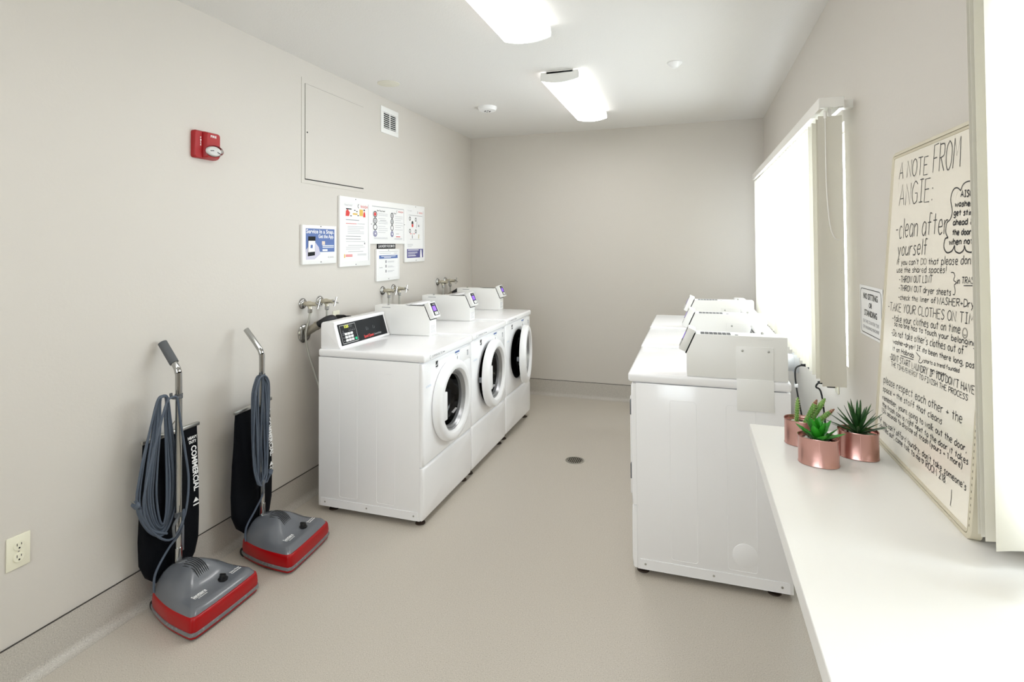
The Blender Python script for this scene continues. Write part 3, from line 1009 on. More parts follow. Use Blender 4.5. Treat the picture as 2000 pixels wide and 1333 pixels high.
    for a in (.03, .055):
        MB(WHITEINK).loft([[fh.p(x, y, l) for x, y in ((a, .016), (a + .018, .016), (a + .018, .037), (a, .037))] for l in (.0008, .003)]).build('reader_key', head, 0)
    if not washer:
        # bent sheet-metal bracket joining reader box and cabinet side
        yy = w + .001
        m = MB(PWHITE)
        m.box(.065, y1, .93, .215, y1 + .004, 1.075, .001).box(.065, y1, .9305, .215, w + .004, .9335, .001).box(.065, w + .0025, .797, .215, w + .0045, .9335, .0008)
        m.use(STEEL)
        for x in (.085, .19):
            m.lathe([(.005, .004), (.005, .0055), (.003, .0065)], (x, y1, 1.058), 'y', 12)
        m.build('bracket_plate', t)
    return t

WG, DG = 'front loading washers in a row', 'dryers in a row'
appliance('washing_machine', 'white front loading washer nearest the vacuums, door shut and control panel in view', 'washing machine', (-2.075, 2.684, .002), 0, WG, True, .002, 0)
appliance('washing_machine', 'white front loading washer in the middle of the left row, door slightly ajar', 'washing machine', (-2.075, 3.3705, .008), 0, WG, True, .008, 3.5)
appliance('washing_machine', 'white front loading washer next to the back wall, door standing open', 'washing machine', (-2.075, 4.057, .015), 0, WG, True, .015, 9.5)
appliance('clothes_dryer', 'white dryer nearest the counter with its whole side panel in view', 'dryer', (.39, 2.612 + AW, 0), PI, DG, False, 0, 0)
appliance('clothes_dryer', 'white dryer in the middle of the right hand row by the window', 'dryer', (.39, 3.30 + AW, .01), PI, DG, False, .01, 0)
appliance('clothes_dryer', 'white dryer at the far end of the right hand row', 'dryer', (.39, 3.99 + AW, .018), PI, DG, False, .018, 0)

o = MB(mat('white_duct', '#dfe2e6', .4, .2)).lathe([(.055, 0), (.055, .2), (.062, .2), (.062, .228)], (0, 0, 0), 'x', 28).build('dryer_vent_duct')
o.location = (.392, 3.87, .772)
tag(o, 'short white round vent duct between dryer and window wall', 'vent duct')
outlet_plate((XR, 2.86, .90), 'ivory outlet with dark plug on the right wall under the blind end', 2, -1)
outlet_plate((XR, 3.28, .875), 'ivory outlet behind the nearest dryer feeding a hanging black cord', 2, -1)
outlet_plate((XR, 3.95, .885), 'ivory outlet above the vent duct feeding the farther black cord', 2, -1)
plug_cord((XR - .0105, 2.86, .88), [(.075, -.01, -.02), (.05, -.02, -.06), (.03, -.02, -.3)], 'dark plug on the right wall just under the beige blind vane', -1, False)
plug_cord((XR - .0105, 3.28, .872), [(.092, .0, -.012), (.098, 0, -.05), (.092, 0, -.12), (.08, 0, -.2), (.06, 0, -.32)], 'nearer black cord looping down behind the nearest dryer', -1)
plug_cord((XR - .0105, 3.95, .882), [(.092, .0, -.012), (.098, 0, -.05), (.092, 0, -.12), (.088, 0, -.2), (.086, 0, -.32)], 'farther black cord looping down above the vent duct', -1)

# floor drain
t = thing('floor_drain', 'round metal drain grate in the floor between the rows', 'drain', (-.812, 3.847, 0))
MB(STEEL).lathe([(.066, .0), (.066, .0025), (.054, .0035), (.054, .0015)], (0, 0, 0), 'z', 40).build('rim', t)
MB(DARK).lathe([(.054, .0006), (.053, .0016)], (0, 0, 0), 'z', 32).build('pit', t)
for i in range(8):
    x = -.046 + i * .0131
    hl = math.sqrt(max(.0535 ** 2 - x * x, .0001))
    MB(PIPE).box(x - .0028, -hl, .0016, x + .0028, hl, .0036).build('grate_bar', t, 0)

# ------------------------------------------------------------------ vacuum cleaners
def vacuum(label, loc, rz, grip, cord_style):
    t = thing('upright_vacuum', label, 'vacuum cleaner', loc, rz, 'upright vacuums along the left wall')
    # nozzle plan outline, front is +x
    plan = cr([(.155, -.15), (.158, 0), (.155, .15), (.145, .168), (.12, .172), (.0, .15), (-.1, .118), (-.165, .088), (-.185, .06), (-.188, 0), (-.185, -.06), (-.165, -.088), (-.1, -.118), (0, -.15), (.12, -.172), (.145, -.168)], 4, True) if False else \
        [p for p in cr([Vector((a, b, 0)) for a, b in ((.155, -.14), (.159, 0), (.155, .14), (.146, .164), (.122, .17), (.0, .15), (-.1, .118), (-.165, .088), (-.185, .055), (-.188, 0), (-.185, -.055), (-.165, -.088), (-.1, -.118), (0, -.15), (.122, -.17), (.146, -.164))], 4, True)]
    def lvl(s, z, dx=0):
        return [(p.x * s + dx, p.y * s, z) for p in plan]
    MB(DARK).loft([lvl(.93, .003), lvl(.96, .012)]).build('sole_plate', t)
    MB(RED).loft([lvl(.985, .009), lvl(.985, .019)]).build('lower_trim', t)
    MB(GREYB).loft([lvl(.98, .018), lvl(1.015, .02), lvl(1.022, .026), lvl(1.015, .033), lvl(.98, .035)]).build('bumper', t)
    MB(RED).loft([lvl(.995, .034), lvl(1.002, .05), lvl(.99, .074), lvl(.975, .085), lvl(.955, .0885), lvl(.8, .089)]).build('nozzle_shell', t)
    # hood: polar dome with a motor hump towards the rear
    rows = []
    cx = -.05
    for i in range(13):
        s = i / 12
        row = []
        for p in plan:
            q = Vector((p.x * .95 - .003, p.y * .955, 0))
            c = Vector((cx, 0, 0))
            v = q + (c - q) * s
            edge = min(1, s / .1)
            z = .088 + .022 * (edge ** .6)
            u = max(0, (s - .12) / .88)
            u = u * u * (3 - 2 * u)
            hump = math.exp(-((v.y / .15) ** 2)) * (1 / (1 + math.exp((v.x - .03) / .016))) 
            z += .03 * u + .056 * hump * min(1, s / .28)
            row.append((v.x, v.y, z))
        rows.append(row)
    hood = MB(GREYP).loft(rows, cap0=False).build('motor_hood', t, 60)
    # vent slots running down the crest
    def hz(x, y):
        best, bz = 9, .1
        for r in rows:
            for p in r:
                d_ = (p[0] - x) ** 2 + (p[1] - y) ** 2
                if d_ < best:
                    best, bz = d_, p[2]
        return bz
    m = MB(DARK)
    for k in range(7):
        y = -.035 + k * .0085
        m.tube([(x, y, hz(x, y) + .0002) for x in (-.062, -.045, -.03, -.012, .004, .018, .03)], .0013, 6)
    m.build('vent_slots', hood)
    z0 = hz(.085, .03)
    MB(BLACKP).lathe([(.02, 0), (.02, .006), (.014, .008), (.013, .019), (.010, .021)], (.085, .035, z0 - .002), 'z', 20).box(.07, .032, z0 + .01, .1, .038, z0 + .021, .001).build('height_knob', t)
    zf = hz(.1, -.07) + .0035
    fr = Frame((.096, -.108, zf), (0, 1, 0), (-1, 0, .1))
    m = MB(WHITEINK)
    text(m, fr, 'Sanitaire', 0, .012, .017, .062, .0012, 'L', .03)
    m.ribbon(fr, [(.0, .007), (.062, .009)], .0018, .0012)
    text(m, fr, 'by Electrolux', .012, -.003, .007, .042, .0012, 'L', .02)
    m.build('hood_lettering', hood, 0)
    m = MB(WHITEINK)
    fr = Frame((.096, .075, hz(.096, .1) + .0035), (0, 1, 0), (-1, 0, .1))
    text(m, fr, 'Heavy Duty', 0, .012, .008, .05, .0012, 'L', .03)
    text(m, fr, 'Commercial', .0, .001, .008, .05, .0012, 'L', .03)
    m.build('hood_lettering', hood, 0)
    # wheels
    for s in (-1, 1):
        MB(RUBBER).lathe([(.02, -.012), (.024, -.01), (.024, .01), (.02, .012)], (-.165, s * .07, .024), 'y', 20).build('wheel', t)
    # handle: chrome tube, cranked towards the wall at the top
    hx = -.125
    hp = cr([(hx, 0, .1), (hx, 0, .5), (hx - .002, 0, .93), (hx - .006, 0, .985), (hx - .025, 0, 1.02), (hx - .095, 0, 1.105)], 6)
    MB(CHROME).tube(hp, .0135, 16).tube([(hx, 0, .1), (hx, 0, .235)], .0165, 16).build('handle_tube', t)
    MB(CHROME).prism([(-.035, .09), (.035, .09), (.02, .155), (-.02, .155)], 'x', hx - .012, hx + .0, .003).box(hx - .02, -.05, .09, hx + .01, .05, .115, .006).build('handle_yoke', t)
    if grip:
        MB(GREYRUB).tube([(hx - .028, 0, 1.0235), (hx - .098, 0, 1.1085)], .0185, 16).build('foam_grip', t)
    # dust bag between handle and wall
    def sec(z, hw, th, xc, yc):
        out = []
        for k in range(28):
            a = 2 * PI * k / 28
            c, s = math.cos(a), math.sin(a)
            out.append((xc + th * (abs(c) ** .8) * (1 if c > 0 else -1), yc + hw * (abs(s) ** .7) * (1 if s > 0 else -1), z + .0))
        return out
    B = [(.71, .132, .004, -.193), (.66, .134, .012, -.193), (.58, .134, .022, -.193), (.45, .138, .034, -.195), (.3, .142, .038, -.197), (.2, .138, .038, -.196), (.14, .115, .034, -.19), (.1, .075, .024, -.18), (.085, .045, .016, -.17)]
    yc = .02
    bag = MB(NAVY).loft([sec(z, hw, th, x, yc) for z, hw, th, x in B]).build('dust_bag', t, 60)
    MB(STEEL).box(-.2, yc - .14, .703, -.182, yc + .14, .72, .004).build('bag_clip', bag)
    m = MB(BRASS)
    m.tube(cr([(-.19, yc, .72), (-.18, .012, .745), (-.15, .006, .775), (hx - .012, 0, .79)], 5), .0022, 8)
    m.build('bag_spring', bag)
    # lettering down the right side of the bag
    def bx(z):
        for (a, b) in zip(B, B[1:]):
            if b[0] <= z <= a[0]:
                k = (a[0] - z) / (a[0] - b[0])
                return a[3] + (b[3] - a[3]) * k + (a[2] + (b[2] - a[2]) * k) * .985
        return -.16
    m = MB(WHITEINK)
    zt = .665
    fr = Frame((bx(zt - .02) + .003, yc + .07, zt - .01), (0, 1, 0), (-.16, 0, 1))
    text(m, fr, 'HEAVY', 0, 0, .012, .048, .0012, 'L', .03)
    fr = Frame((bx(zt - .04) + .003, yc + .07, zt - .028), (0, 1, 0), (-.16, 0, 1))
    text(m, fr, 'DUTY', 0.004, 0, .012, .038, .0012, 'L', .03)
    zc = zt - .04
    fr = Frame((bx(zc) + .004, yc + .083, zc), (.1, 0, -1), (0, 1, 0))
    text(m, fr, 'COMMERCIAL', 0, 0, .026, .2, .0012, 'L', .03)
    zc = zt - .27
    fr = Frame((bx(zc) + .0035, yc + .083, zc), (.04, 0, -1), (0, 1, 0))
    m.poly2(fr, [(0, .012), (.02, .028), (.02, -.002)], .0012).poly2(fr, [(.03, -.002), (.036, -.002), (.036, .028), (.03, .028)], .0012)
    m.build('bag_lettering', bag, 0)
    MB(GREYP).box(-.158, .035, .19, -.153, .055, .3, .002).build('bag_latch', bag)
    # cord hooks
    zt, zb = (.893, .345) if cord_style == 0 else (.882, .335)
    yk = -.058 if cord_style == 0 else -.05
    MB(GREYRUB).tube(cr([(hx, 0, zt - .01), (hx + .03, yk * .4, zt - .008), (hx + .03, yk, zt), (hx + .03, yk - .006, zt + .02)], 5), .006, 8).tube([(hx - .001, 0, zt - .02), (hx - .001, 0, zt + .0)], .0155, 14).build('cord_hook', t)
    MB(GREYRUB).tube(cr([(hx, 0, zb + .03), (hx + .03, yk * .5, zb + .03), (hx + .042, yk, zb + .012), (hx + .046, yk, zb - .03)], 5), .006, 8).tube([(hx - .001, 0, zb + .02), (hx - .001, 0, zb + .04)], .0155, 14).build('cord_hook', t)
    # wound cord: separate turns of one cord
    rnd = random.Random(3 + cord_style)
    m = MB(CORD)
    r = .0047
    N = 8
    for i in range(N):
        f = (i + 1) / N
        if cord_style == 0:
            wl, wr = .016 + .108 * f, .014 + .068 * f ** 1.2
            low = .06 * f
        else:
            wl, wr = .014 + .046 * f, .012 + .046 * f
            low = .01 * f
        wl += rnd.uniform(-.004, .004); wr += rnd.uniform(-.004, .004)
        xo = (hx - .0195 - .0035 * (i % 2)) if cord_style == 0 and i < N - 1 else hx + .022 + .004 * (i % 4)
        tt = .004 * f
        if cord_style == 0:
            pts = [(0, zt + tt), (.012 + .1 * wr, zt - .012), (.45 * wr, zt - .1), (.8 * wr, zt - .25), (wr, zt - .38), (.75 * wr, zb + .06 - low * .4), (0, zb + .02 - low), (-.6 * wl, zb + .05 - low * .6), (-wl, zb + .15 - low * .3), (-.86 * wl, zt - .28), (-.55 * wl, zt - .13), (-.012 - .15 * wl, zt - .014)]
        else:
            pts = [(0, zt + tt), (.6 * wr, zt - .02), (wr, zt - .09), (wr, zt - .3), (.8 * wr, zb + .1), (.45 * wr, zb + .035), (0, zb + .02 - low), (-.45 * wl, zb + .035), (-.8 * wl, zb + .12), (-wl, zt - .3), (-wl, zt - .1), (-.6 * wl, zt - .02)]
        P = [(xo + (.003 if cord_style == 0 else .008) * math.sin(k * 1.3 + i), yk + a, b) for k, (a, b) in enumerate(pts)]
        m.tube(cr(P, 5, True), r, 8, True)
    if cord_style == 0:
        tail = [(hx + .04, yk + .05, zb + .06), (hx + .03, yk + .045, zb - .03), (hx + .0, yk + .01, .25), (hx - .015, yk - .035, .17), (hx - .01, yk - .045, .1)]
        end = [(hx + .03, yk - .02, zb - .01), (hx + .03, yk - .08, zb + .03), (hx + .03, yk - .125, zb + .1), (hx + .028, yk - .14, zb + .15)]
        pd = Vector((0, -.5, .6)).normalized()
    else:
        tail = [(hx + .03, yk + .02, zb + .06), (hx + .025, yk + .025, zb - .04), (hx + .0, yk + .0, .22), (hx - .02, yk - .04, .15), (hx - .015, yk - .05, .09)]
        end = [(hx + .035, yk + .02, zb + .02), (hx + .035, yk + .04, zb + .01), (hx + .035, yk + .055, zb + .03)]
        pd = Vector((0, .4, .8)).normalized()
    m.tube(cr(tail, 6), .005, 8).tube(cr(end, 6), r, 8)
    cordo = m.build('power_cord', t, 60)
    e = Vector(end[-1])
    m = MB(CORD).tube([e - pd * .005, e + pd * .008, e + pd * .014, e + pd * .034], [.006, .009, .014, .013], 12)
    sd = Vector((1, 0, 0))
    m.use(STEEL)
    for s in (-1, 1):
        m.tube([e + pd * .034 + sd * s * .006, e + pd * .05 + sd * s * .006], .0018, 6)
    m.build('plug', cordo)
    return t
vacuum('red and grey upright vacuum nearer the camera, dark foam grip and widely looped cord', (-2.0, 1.815, 0), 0, True, 0)
vacuum('red and grey upright vacuum nearer the washers, bare chrome handle end', (-1.962, 2.27, 0), math.radians(6), False, 1)

# ------------------------------------------------------------------ counter
ZT = .914
ct = thing('laundry_counter', 'long white laminate folding counter along the right wall', 'counter', (0, 0, 0))
MB(COUNTER).box(.176, -1.2, ZT - .042, XR - .001, 2.04, ZT, .0015, 1).build('worktop', ct)
for y in (-.6, .6, 1.75):
    MB(PWHITE).prism([(XR - .001, .6), (XR - .001, ZT - .0425), (.3, ZT - .0425), (.3, ZT - .07)], 'y', y, y + .03).build('wall_bracket', ct, 0)

# ------------------------------------------------------------------ blinds
VL = .951
def vane_mesh(hgt):
    m = MB(VANE)
    n = 6
    rows = []
    for z in (0, hgt):
        rows.append([(-.0445 + .089 * k / n, .004 * (1 - (2 * k / n - 1) ** 2), z) for k in range(n + 1)] + [(-.0445 + .089 * k / n, .004 * (1 - (2 * k / n - 1) ** 2) + .0007, z) for k in range(n, -1, -1)])
    m.loft(rows)
    return m
def blind(label, rail, vanes, xv, wand):
    t = thing('vertical_blind', label, 'blind', (0, 0, 0))
    y0, y1, x0, x1, z0, z1 = rail
    m = MB(RAILM).box(x0, y0, z1 - .006, x1, y1, z1, .001).box(x0, y0, z0, x0 + .004, y1, z1 - .006).box(x1 - .004, y0, z0, x1, y1, z1 - .006)
    m.box(x0 + .004, y0, z0, x0 + .018, y1, z0 + .003).box(x1 - .018, y0, z0, x1 - .004, y1, z0 + .003)
    m.box(x0 + .001, y0 - .002, z0 + .006, x1 - .001, y0 + .003, z1 - .001)
    m.box(x1, y0 + .05, z0 + .01, XR, y0 + .09, z1 - .004).box(x1, y1 - .09, z0 + .01, XR, y1 - .05, z1 - .004)
    m.build('head_rail', t, 0)
    ztop = z0 - .022
    first = None
    for (y, ang) in vanes:
        if first is None:
            v = vane_mesh(ztop - VL).build('vane', t, 60)
            k = MB(RAILM).box(-.006, -.002, ztop - VL - .004, .006, .004, ztop - VL + .03).build('vane_clip', v, 0)
            first = v
        else:
            v = first.copy(); COL.objects.link(v); v.parent = t
            k = first.children[0].copy(); COL.objects.link(k); k.parent = v
        v.location = (xv, y, VL)
        v.rotation_euler = (0, 0, math.radians(ang))
    if wand:
        m = MB(RAILM).tube(cr(wand, 6), .0022, 8)
        m.tube([wand[0], (wand[0][0], wand[0][1], wand[0][2] + .03)], .006, 8)
        m.build('pull_cord', t)
    return t
v1 = [(2.5 + i * .0745, 6 + (i * 5) % 3 * 2 + (14 if i else 0)) for i in range(34)]
blind('far vertical blind behind the dryers, glowing with daylight', (2.47, 5.06, .487, .577, 2.066, 2.112), v1, .532, [(.512, 2.485, 2.03), (.511, 2.482, 1.85), (.512, 2.476, 1.72), (.52, 2.47, 1.6), (.535, 2.47, 1.55), (.55, 2.47, 1.54)])
v2 = [(1.332, 3), (1.321, 4), (1.304, 4), (1.275, 14)] + [(1.2 - i * .085, 52 + (i * 5) % 4) for i in range(25)]
blind('near vertical blind at the right edge beside the whiteboard', (-1.0, 1.39, .53, .618, 2.066, 2.112), v2, .574, None)

# ------------------------------------------------------------------ right wall sign
o = MB(PAPER).box(-.002, -.135, -.095, 0, .135, .095, .0008, 1)
fr = Frame((-.0022, .135, -.095), (0, -1, 0), (0, 0, 1))
o.use(INK).ribbon(fr, rrect(.246, .166, .02, 4, .012, .012), .0028, .0004, True)
for (s_, y, h, w) in (('NO SITTING', .14, .022, .17), ('OR', .11, .019, .036), ('STANDING', .078, .022, .15)):
    text(o, fr, s_, .135, y, h, w, .0006, 'C', .015)
o.use(GREYINK)
for (s_, y, h, w) in (('ON THE COUNTER TOPS', .05, .012, .19), ('OR WASHING MACHINE', .028, .012, .19)):
    text(o, fr, s_, .135, y, h, w, .0006, 'C')
o = o.build('wall_sign', None, 0)
o.location = (XR - .001, 2.33, 1.272)
tag(o, 'white NO SITTING OR STANDING sign on the right wall, partly behind the whiteboard', 'sign')

# ------------------------------------------------------------------ whiteboard leaning on the counter
GL = {
 'A': '0,0 1.5,6.5 3,0;.6,2.3 2.5,2.3', 'B': '0,0 0,6.5;~0,6.4 2,6 2,4 0,3.4;~0,3.4 2.6,2.8 2.4,.4 0,0', 'C': '~2.8,5.6 1.4,6.6 .1,4.6 .1,2 1.3,0 2.8,.8',
 'D': '0,0 0,6.5;~0,6.5 2.4,5.6 2.6,1.4 0,0', 'E': '2.4,6.5 0,6.5 0,0 2.5,0;0,3.4 2,3.4', 'F': '2.5,6.5 0,6.4 0,0;0,3.4 1.9,3.5', 'G': '~2.8,5.6 1.4,6.6 .1,4.6 .1,2 1.3,0 2.8,.8;2.8,.3 2.8,2.8 1.6,2.8',
 'H': '0,0 0,6.5;2.6,0 2.6,6.5;0,3.3 2.6,3.3', 'I': '.2,6.5 2,6.5;1.1,6.5 1.1,0;.2,0 2,0', 'K': '0,0 0,6.5;2.4,6.5 0,3 2.6,0', 'L': '0,6.5 0,0 2.3,0',
 'M': '0,0 .3,6.5 1.7,2.5 3.1,6.5 3.5,0', 'N': '0,0 0,6.5 2.7,0 2.7,6.5', 'O': '~1.4,6.5 .1,5 .1,1.6 1.4,0 2.7,1.6 2.7,5 1.4,6.5', 'P': '0,0 0,6.5;~0,6.4 2.3,6.2 2.3,3.6 0,3.2', 'R': '0,0 0,6.5;~0,6.4 2.3,6.2 2.3,3.8 0,3.3;.6,3.3 2.6,0',
 'S': '~2.4,5.7 1.2,6.6 .2,5.2 1.2,3.5 2.3,1.8 1.2,0 0,.8', 'T': '0,6.5 2.8,6.5;1.4,6.5 1.4,0', 'U': '~0,6.5 .05,1.8 1.3,0 2.6,1.8 2.6,6.5', 'V': '0,6.5 1.4,0 2.7,6.5', 'J': '~2,6.5 2,1.2 1,0 0,.8', 'Q': '~1.4,6.5 .1,5 .1,1.6 1.4,0 2.7,1.6 2.7,5 1.4,6.5;1.6,1.6 2.8,-.2', 'X': '0,6.5 2.6,0;2.6,6.5 0,0', 'W': '0,6.5 .8,0 1.7,4.6 2.6,0 3.4,6.5', 'Y': '0,6.5 1.3,3.2 2.6,6.5;1.3,3.2 1.1,0', 'Z': '0,6.5 2.5,6.5 0,0 2.6,0',
 'a': '~2,3.6 1,4.2 .1,2.8 .1,1 1,0 2,1.3;2.1,4 2.1,0', 'b': '0,6.5 0,0;~0,3 1.1,4.1 2.1,2.6 1.8,.4 0,.4', 'c': '~1.9,3.6 .9,4.1 .1,2.2 .8,0 1.9,.5', 'd': '~2,3.6 1,4.2 .1,2.8 .1,1 1,0 2,1.3;2.1,6.5 2.1,0', 'e': '~.2,2.2 1.9,2.4 1.5,4.1 .4,3.8 .1,1.6 .9,0 2,.6',
 'f': '~2,6.2 1,6.4 .8,4.5 .8,0;0,3.8 1.8,3.8', 'g': '~2,3.6 1,4.2 .1,2.8 .2,1 1,.2 2,1.3;~2.1,4 2.1,-1 1.4,-2.4 .2,-1.8', 'h': '0,6.5 0,0;~0,2.8 1,4.1 1.9,3 1.9,0', 'i': '.4,4 .4,0;.35,5.2 .5,5.5', 'j': '~.8,4 .8,-1.4 0,-2', 'k': '0,6.5 0,0;1.7,4 0,1.9 1.9,0', 'l': '.3,6.5 .3,0',
 'm': '0,4 0,0;~0,2.8 .9,4.1 1.5,3 1.5,0;~1.5,2.8 2.4,4.1 3,3 3,0', 'n': '0,4 0,0;~0,2.8 1,4.1 1.9,3 1.9,0', 'o': '~1,4.1 .1,2.8 .2,1 1,0 1.9,1 1.9,2.9 1,4.1', 'p': '0,4 0,-2.4;~0,3 1.1,4.1 2.1,2.6 1.8,.4 0,.4', 'q': '~2,3.6 1,4.2 .1,2.8 .1,1 1,0 2,1.3;2.1,4 2.1,-2.4',
 'r': '0,4 0,0;~0,2.6 .7,3.8 1.6,3.9', 's': '~1.7,3.7 .8,4.1 .3,3 1.3,1.9 1.4,.5 .6,0 0,.4', 't': '.9,6 .9,0;0,4.1 1.8,4.1', 'u': '~0,4 .1,1 .9,0 1.9,1.2;2,4 2,0', 'v': '0,4 1,0 2,4', 'w': '0,4 .7,0 1.5,3.2 2.3,0 3,4', 'x': '0,4 2,0;2,4 0,0', 'y': '0,4 1.1,.6;2.1,4 .4,-2.3', 'z': '0,4 1.9,4 0,0 2,0',
 '1': '.2,5.4 1,6.5 1,0', '2': '~.1,5.4 1,6.5 2.1,5 1.4,2.6 0,0;0,0 2.3,0', '4': '1.6,0 1.6,6.5 0,2.2 2.4,2.2', '5': '2,6.5 .3,6.5 .2,3.8;~.2,3.8 1.6,4 2,1.8 1,0 0,.5', '8': '~1.1,3.4 .2,5 1.1,6.5 2,5 1.1,3.4 .1,1.7 1.1,0 2.2,1.7 1.1,3.4',
 '.': '.2,0 .4,.35', ',': '.5,.4 .1,-1', '-': '0,2.8 1.5,2.8', "'": '.4,6.6 .3,5.2', '!': '.5,6.5 .45,1.8;.45,.3 .5,0', '+': '0,2.6 2,2.6;1,4 1,1.2', '(': '~1,7 .1,4.5 .1,1.5 1,-1', ')': '~0,7 .9,4.5 .9,1.5 0,-1', '/': '0,-.4 1.8,6.8', ':': '.3,.2 .4,.6;.3,3.4 .4,3.8', '*': '0,5 1.6,3.6;1.6,5 0,3.6;.8,5.4 .8,3.2',
 '&': '~2.4,0 .4,4.8 1.1,6.4 1.8,5 .2,1.6 .9,0 2.4,2.4', '?': '~.1,5.4 1,6.5 2,5 1,3 1,1.8;1,.3 1.1,0', '@': '~1.3,.6 -.2,3.4 .4,4.6 1.3,3.6 2.2,4.6 2.8,3.4 1.3,.6'}
def glyphs(body):
    x, S = 0, []
    for ch in body:
        if ch == ' ':
            x += 1.9
            continue
        wmax = 0
        for st in GL[ch].split(';'):
            sm = st[0] == '~'
            P = [tuple(float(q) for q in p.split(',')) for p in st.lstrip('~').split()]
            wmax = max(wmax, max(p[0] for p in P))
            if sm:
                P = [(v.x, v.y) for v in cr([Vector((a, b, 0)) for a, b in P], 4)]
            S.append((x, P))
        x += wmax + .95
    return S, x - .95
hw_rng = random.Random(5)
def handwrite(mb, fr, body, u0, v0, u1, v1, h, pen, lift=.0006, erase=None, faint=None):
    S, W = glyphs(body)
    L = u1 - u0
    k = h / 6.5
    for x, P in S:
        j = hw_rng.uniform(-.03, .03) * h
        tgt = mb
        uu = u0 + L * x / W
        if faint is not None and .245 < uu - .05 * (v0 - .3) < .285 and v0 < .56 and hw_rng.random() < .7:  # letters in a narrow upright column go into the paler ink
            tgt = faint
        tgt.ribbon(fr, [(u0 + L * (x + a) / W, v0 + (v1 - v0) * (x + a) / W + b * k + j) for a, b in P], pen, lift)

BW, BHT = .632, .894
bt = thing('whiteboard', 'framed whiteboard covered in black handwriting leaning at the back of the counter', 'whiteboard', (.53, 2.0, ZT))
lean = math.atan2(.066, .892)
UV = Vector((math.sin(lean), 0, math.cos(lean)))
BN = Vector((-math.cos(lean), 0, math.sin(lean)))       # towards the room
def bp(u, v, d): return Vector((0, -u, 0)) + UV * v + BN * d
def bl(P, d): return [bp(a, b, d) for a, b in P]
oR = rrect(BW, BHT, .024, 5)
def inner(i): return rrect(BW - 2 * i, BHT - 2 * i, max(.024 - i, .003), 5, i, i)
fm = MB(BFRAME).loft([bl(oR, -.022), bl(oR, -.002), bl(inner(.003), .0), bl(inner(.01), .0005), bl(inner(.0105), -.0008), bl(inner(.012), -.0008), bl(inner(.0125), .0005), bl(inner(.018), -.001), bl(inner(.0185), -.003)], cap0=True, cap1=False)
fm.build('frame', bt, 50)
MB(BOARD).loft([bl(inner(.0185), -.012), bl(inner(.0185), -.003)]).build('writing_surface', bt, 30)
m = MB(mat('dark_groove', '#7b7460', .7))
fb = Frame(bp(0, 0, 0), (0, -1, 0), UV)
for i, r_ in ((.0112, .0012),):
    m.ribbon(fb, inner(i), r_, -.0006, True)
for sgn in range(60):
    a = .03 + sgn * (BHT - .06) / 60
    m.poly2(fb, [(BW - .008, a), (BW - .005, a), (BW - .005, a + .005), (BW - .008, a + .005)], .0004)
m.build('frame_groove', bt, 0)
fw = Frame(bp(0, 0, -.003), (0, -1, 0), UV)
ink, faint = MB(INK), MB(INKF)
HW = [("A NOTE",0.068,0.808,0.281,0.799,0.049,0),
("FROM",0.315,0.796,0.467,0.793,0.072,0),
("ANGIE:",0.083,0.727,0.321,0.725,0.062,0),
("-clean after",0.072,0.629,0.423,0.638,0.057,0),
("yourself",0.099,0.578,0.310,0.586,0.042,0),
("if you can't DO that",0.097,0.551,0.385,0.562,0.018,0),
("please don't",0.402,0.562,0.572,0.570,0.022,0),
("use the shared spaces!",0.101,0.528,0.432,0.544,0.018,0),
("-THROW OUT LINT",0.126,0.500,0.355,0.515,0.020,0),
("-THROW OUT dryer sheets",0.127,0.477,0.464,0.492,0.018,0),
("-check the liner of",0.129,0.451,0.384,0.466,0.016,0),
("WASHER+Dryer",0.393,0.465,0.607,0.478,0.019,0),
("in TRASH",0.491,0.522,0.582,0.529,0.016,0),
("-TAKE YOUR CLOTHES ON TIME",0.048,0.411,0.606,0.442,0.026,0),
("-take your clothes out on time",0.091,0.383,0.522,0.413,0.022,0),
("so no one has to touch your belongings",0.110,0.371,0.61,0.397,0.016,0),
("-Do not take other's clothes out of",0.092,0.340,0.545,0.370,0.021,0),
("washer+dryer! If its been there long, post",0.110,0.320,0.608,0.351,0.015,0),
("it on Hobnob",0.109,0.299,0.269,0.308,0.015,0),
("starts a trend founded",0.339,0.310,0.531,0.327,0.011,0),
("on anger",0.384,0.297,0.468,0.304,0.010,0),
("-DONT START LAUNDRY IF YOU DON'T HAVE",0.092,0.269,0.603,0.297,0.019,0),
("THE TIME/ENERGY TO FINISH THE PROCESS",0.105,0.252,0.577,0.277,0.014,0),
("please respect each other + the",0.051,0.189,0.558,0.222,0.024,0),
("space + the staff that cleans",0.050,0.164,0.462,0.190,0.018,0),
("remember, youre going to walk out the door,",0.052,0.138,0.587,0.170,0.018,0),
("the trash can is right next to the door it takes",0.054,0.118,0.597,0.147,0.016,0),
("1.54 seconds to dispose of trash (yours + 1 more)",0.051,0.100,0.572,0.129,0.015,0),
("*if you can't afford laundry, don't take someone's",0.030,0.066,0.596,0.092,0.017,0),
("clothes out, come talk to me",0.043,0.049,0.355,0.062,0.017,0),
("@ ROOM 218.",0.365,0.061,0.504,0.068,0.019,0),
("AISO",0.482,0.721,0.537,0.719,0.016,1),
("washers",0.456,0.701,0.554,0.696,0.014,1),
("get stinky",0.452,0.680,0.569,0.676,0.015,1),
("ahead &",0.452,0.657,0.549,0.657,0.015,1),
("the door I",0.452,0.634,0.563,0.634,0.015,1),
("when not in",0.438,0.611,0.585,0.614,0.016,1)]
for (s_, u0, v0, u1, v1, h, b) in HW:
    pen = .0034 if b else (.0028 if h > .04 else .0022 if h > .014 else .0018)
    handwrite(ink, fw, s_, u0, v0, u1, v1, h if h > .03 else h * .9, pen, .0006, None, faint)
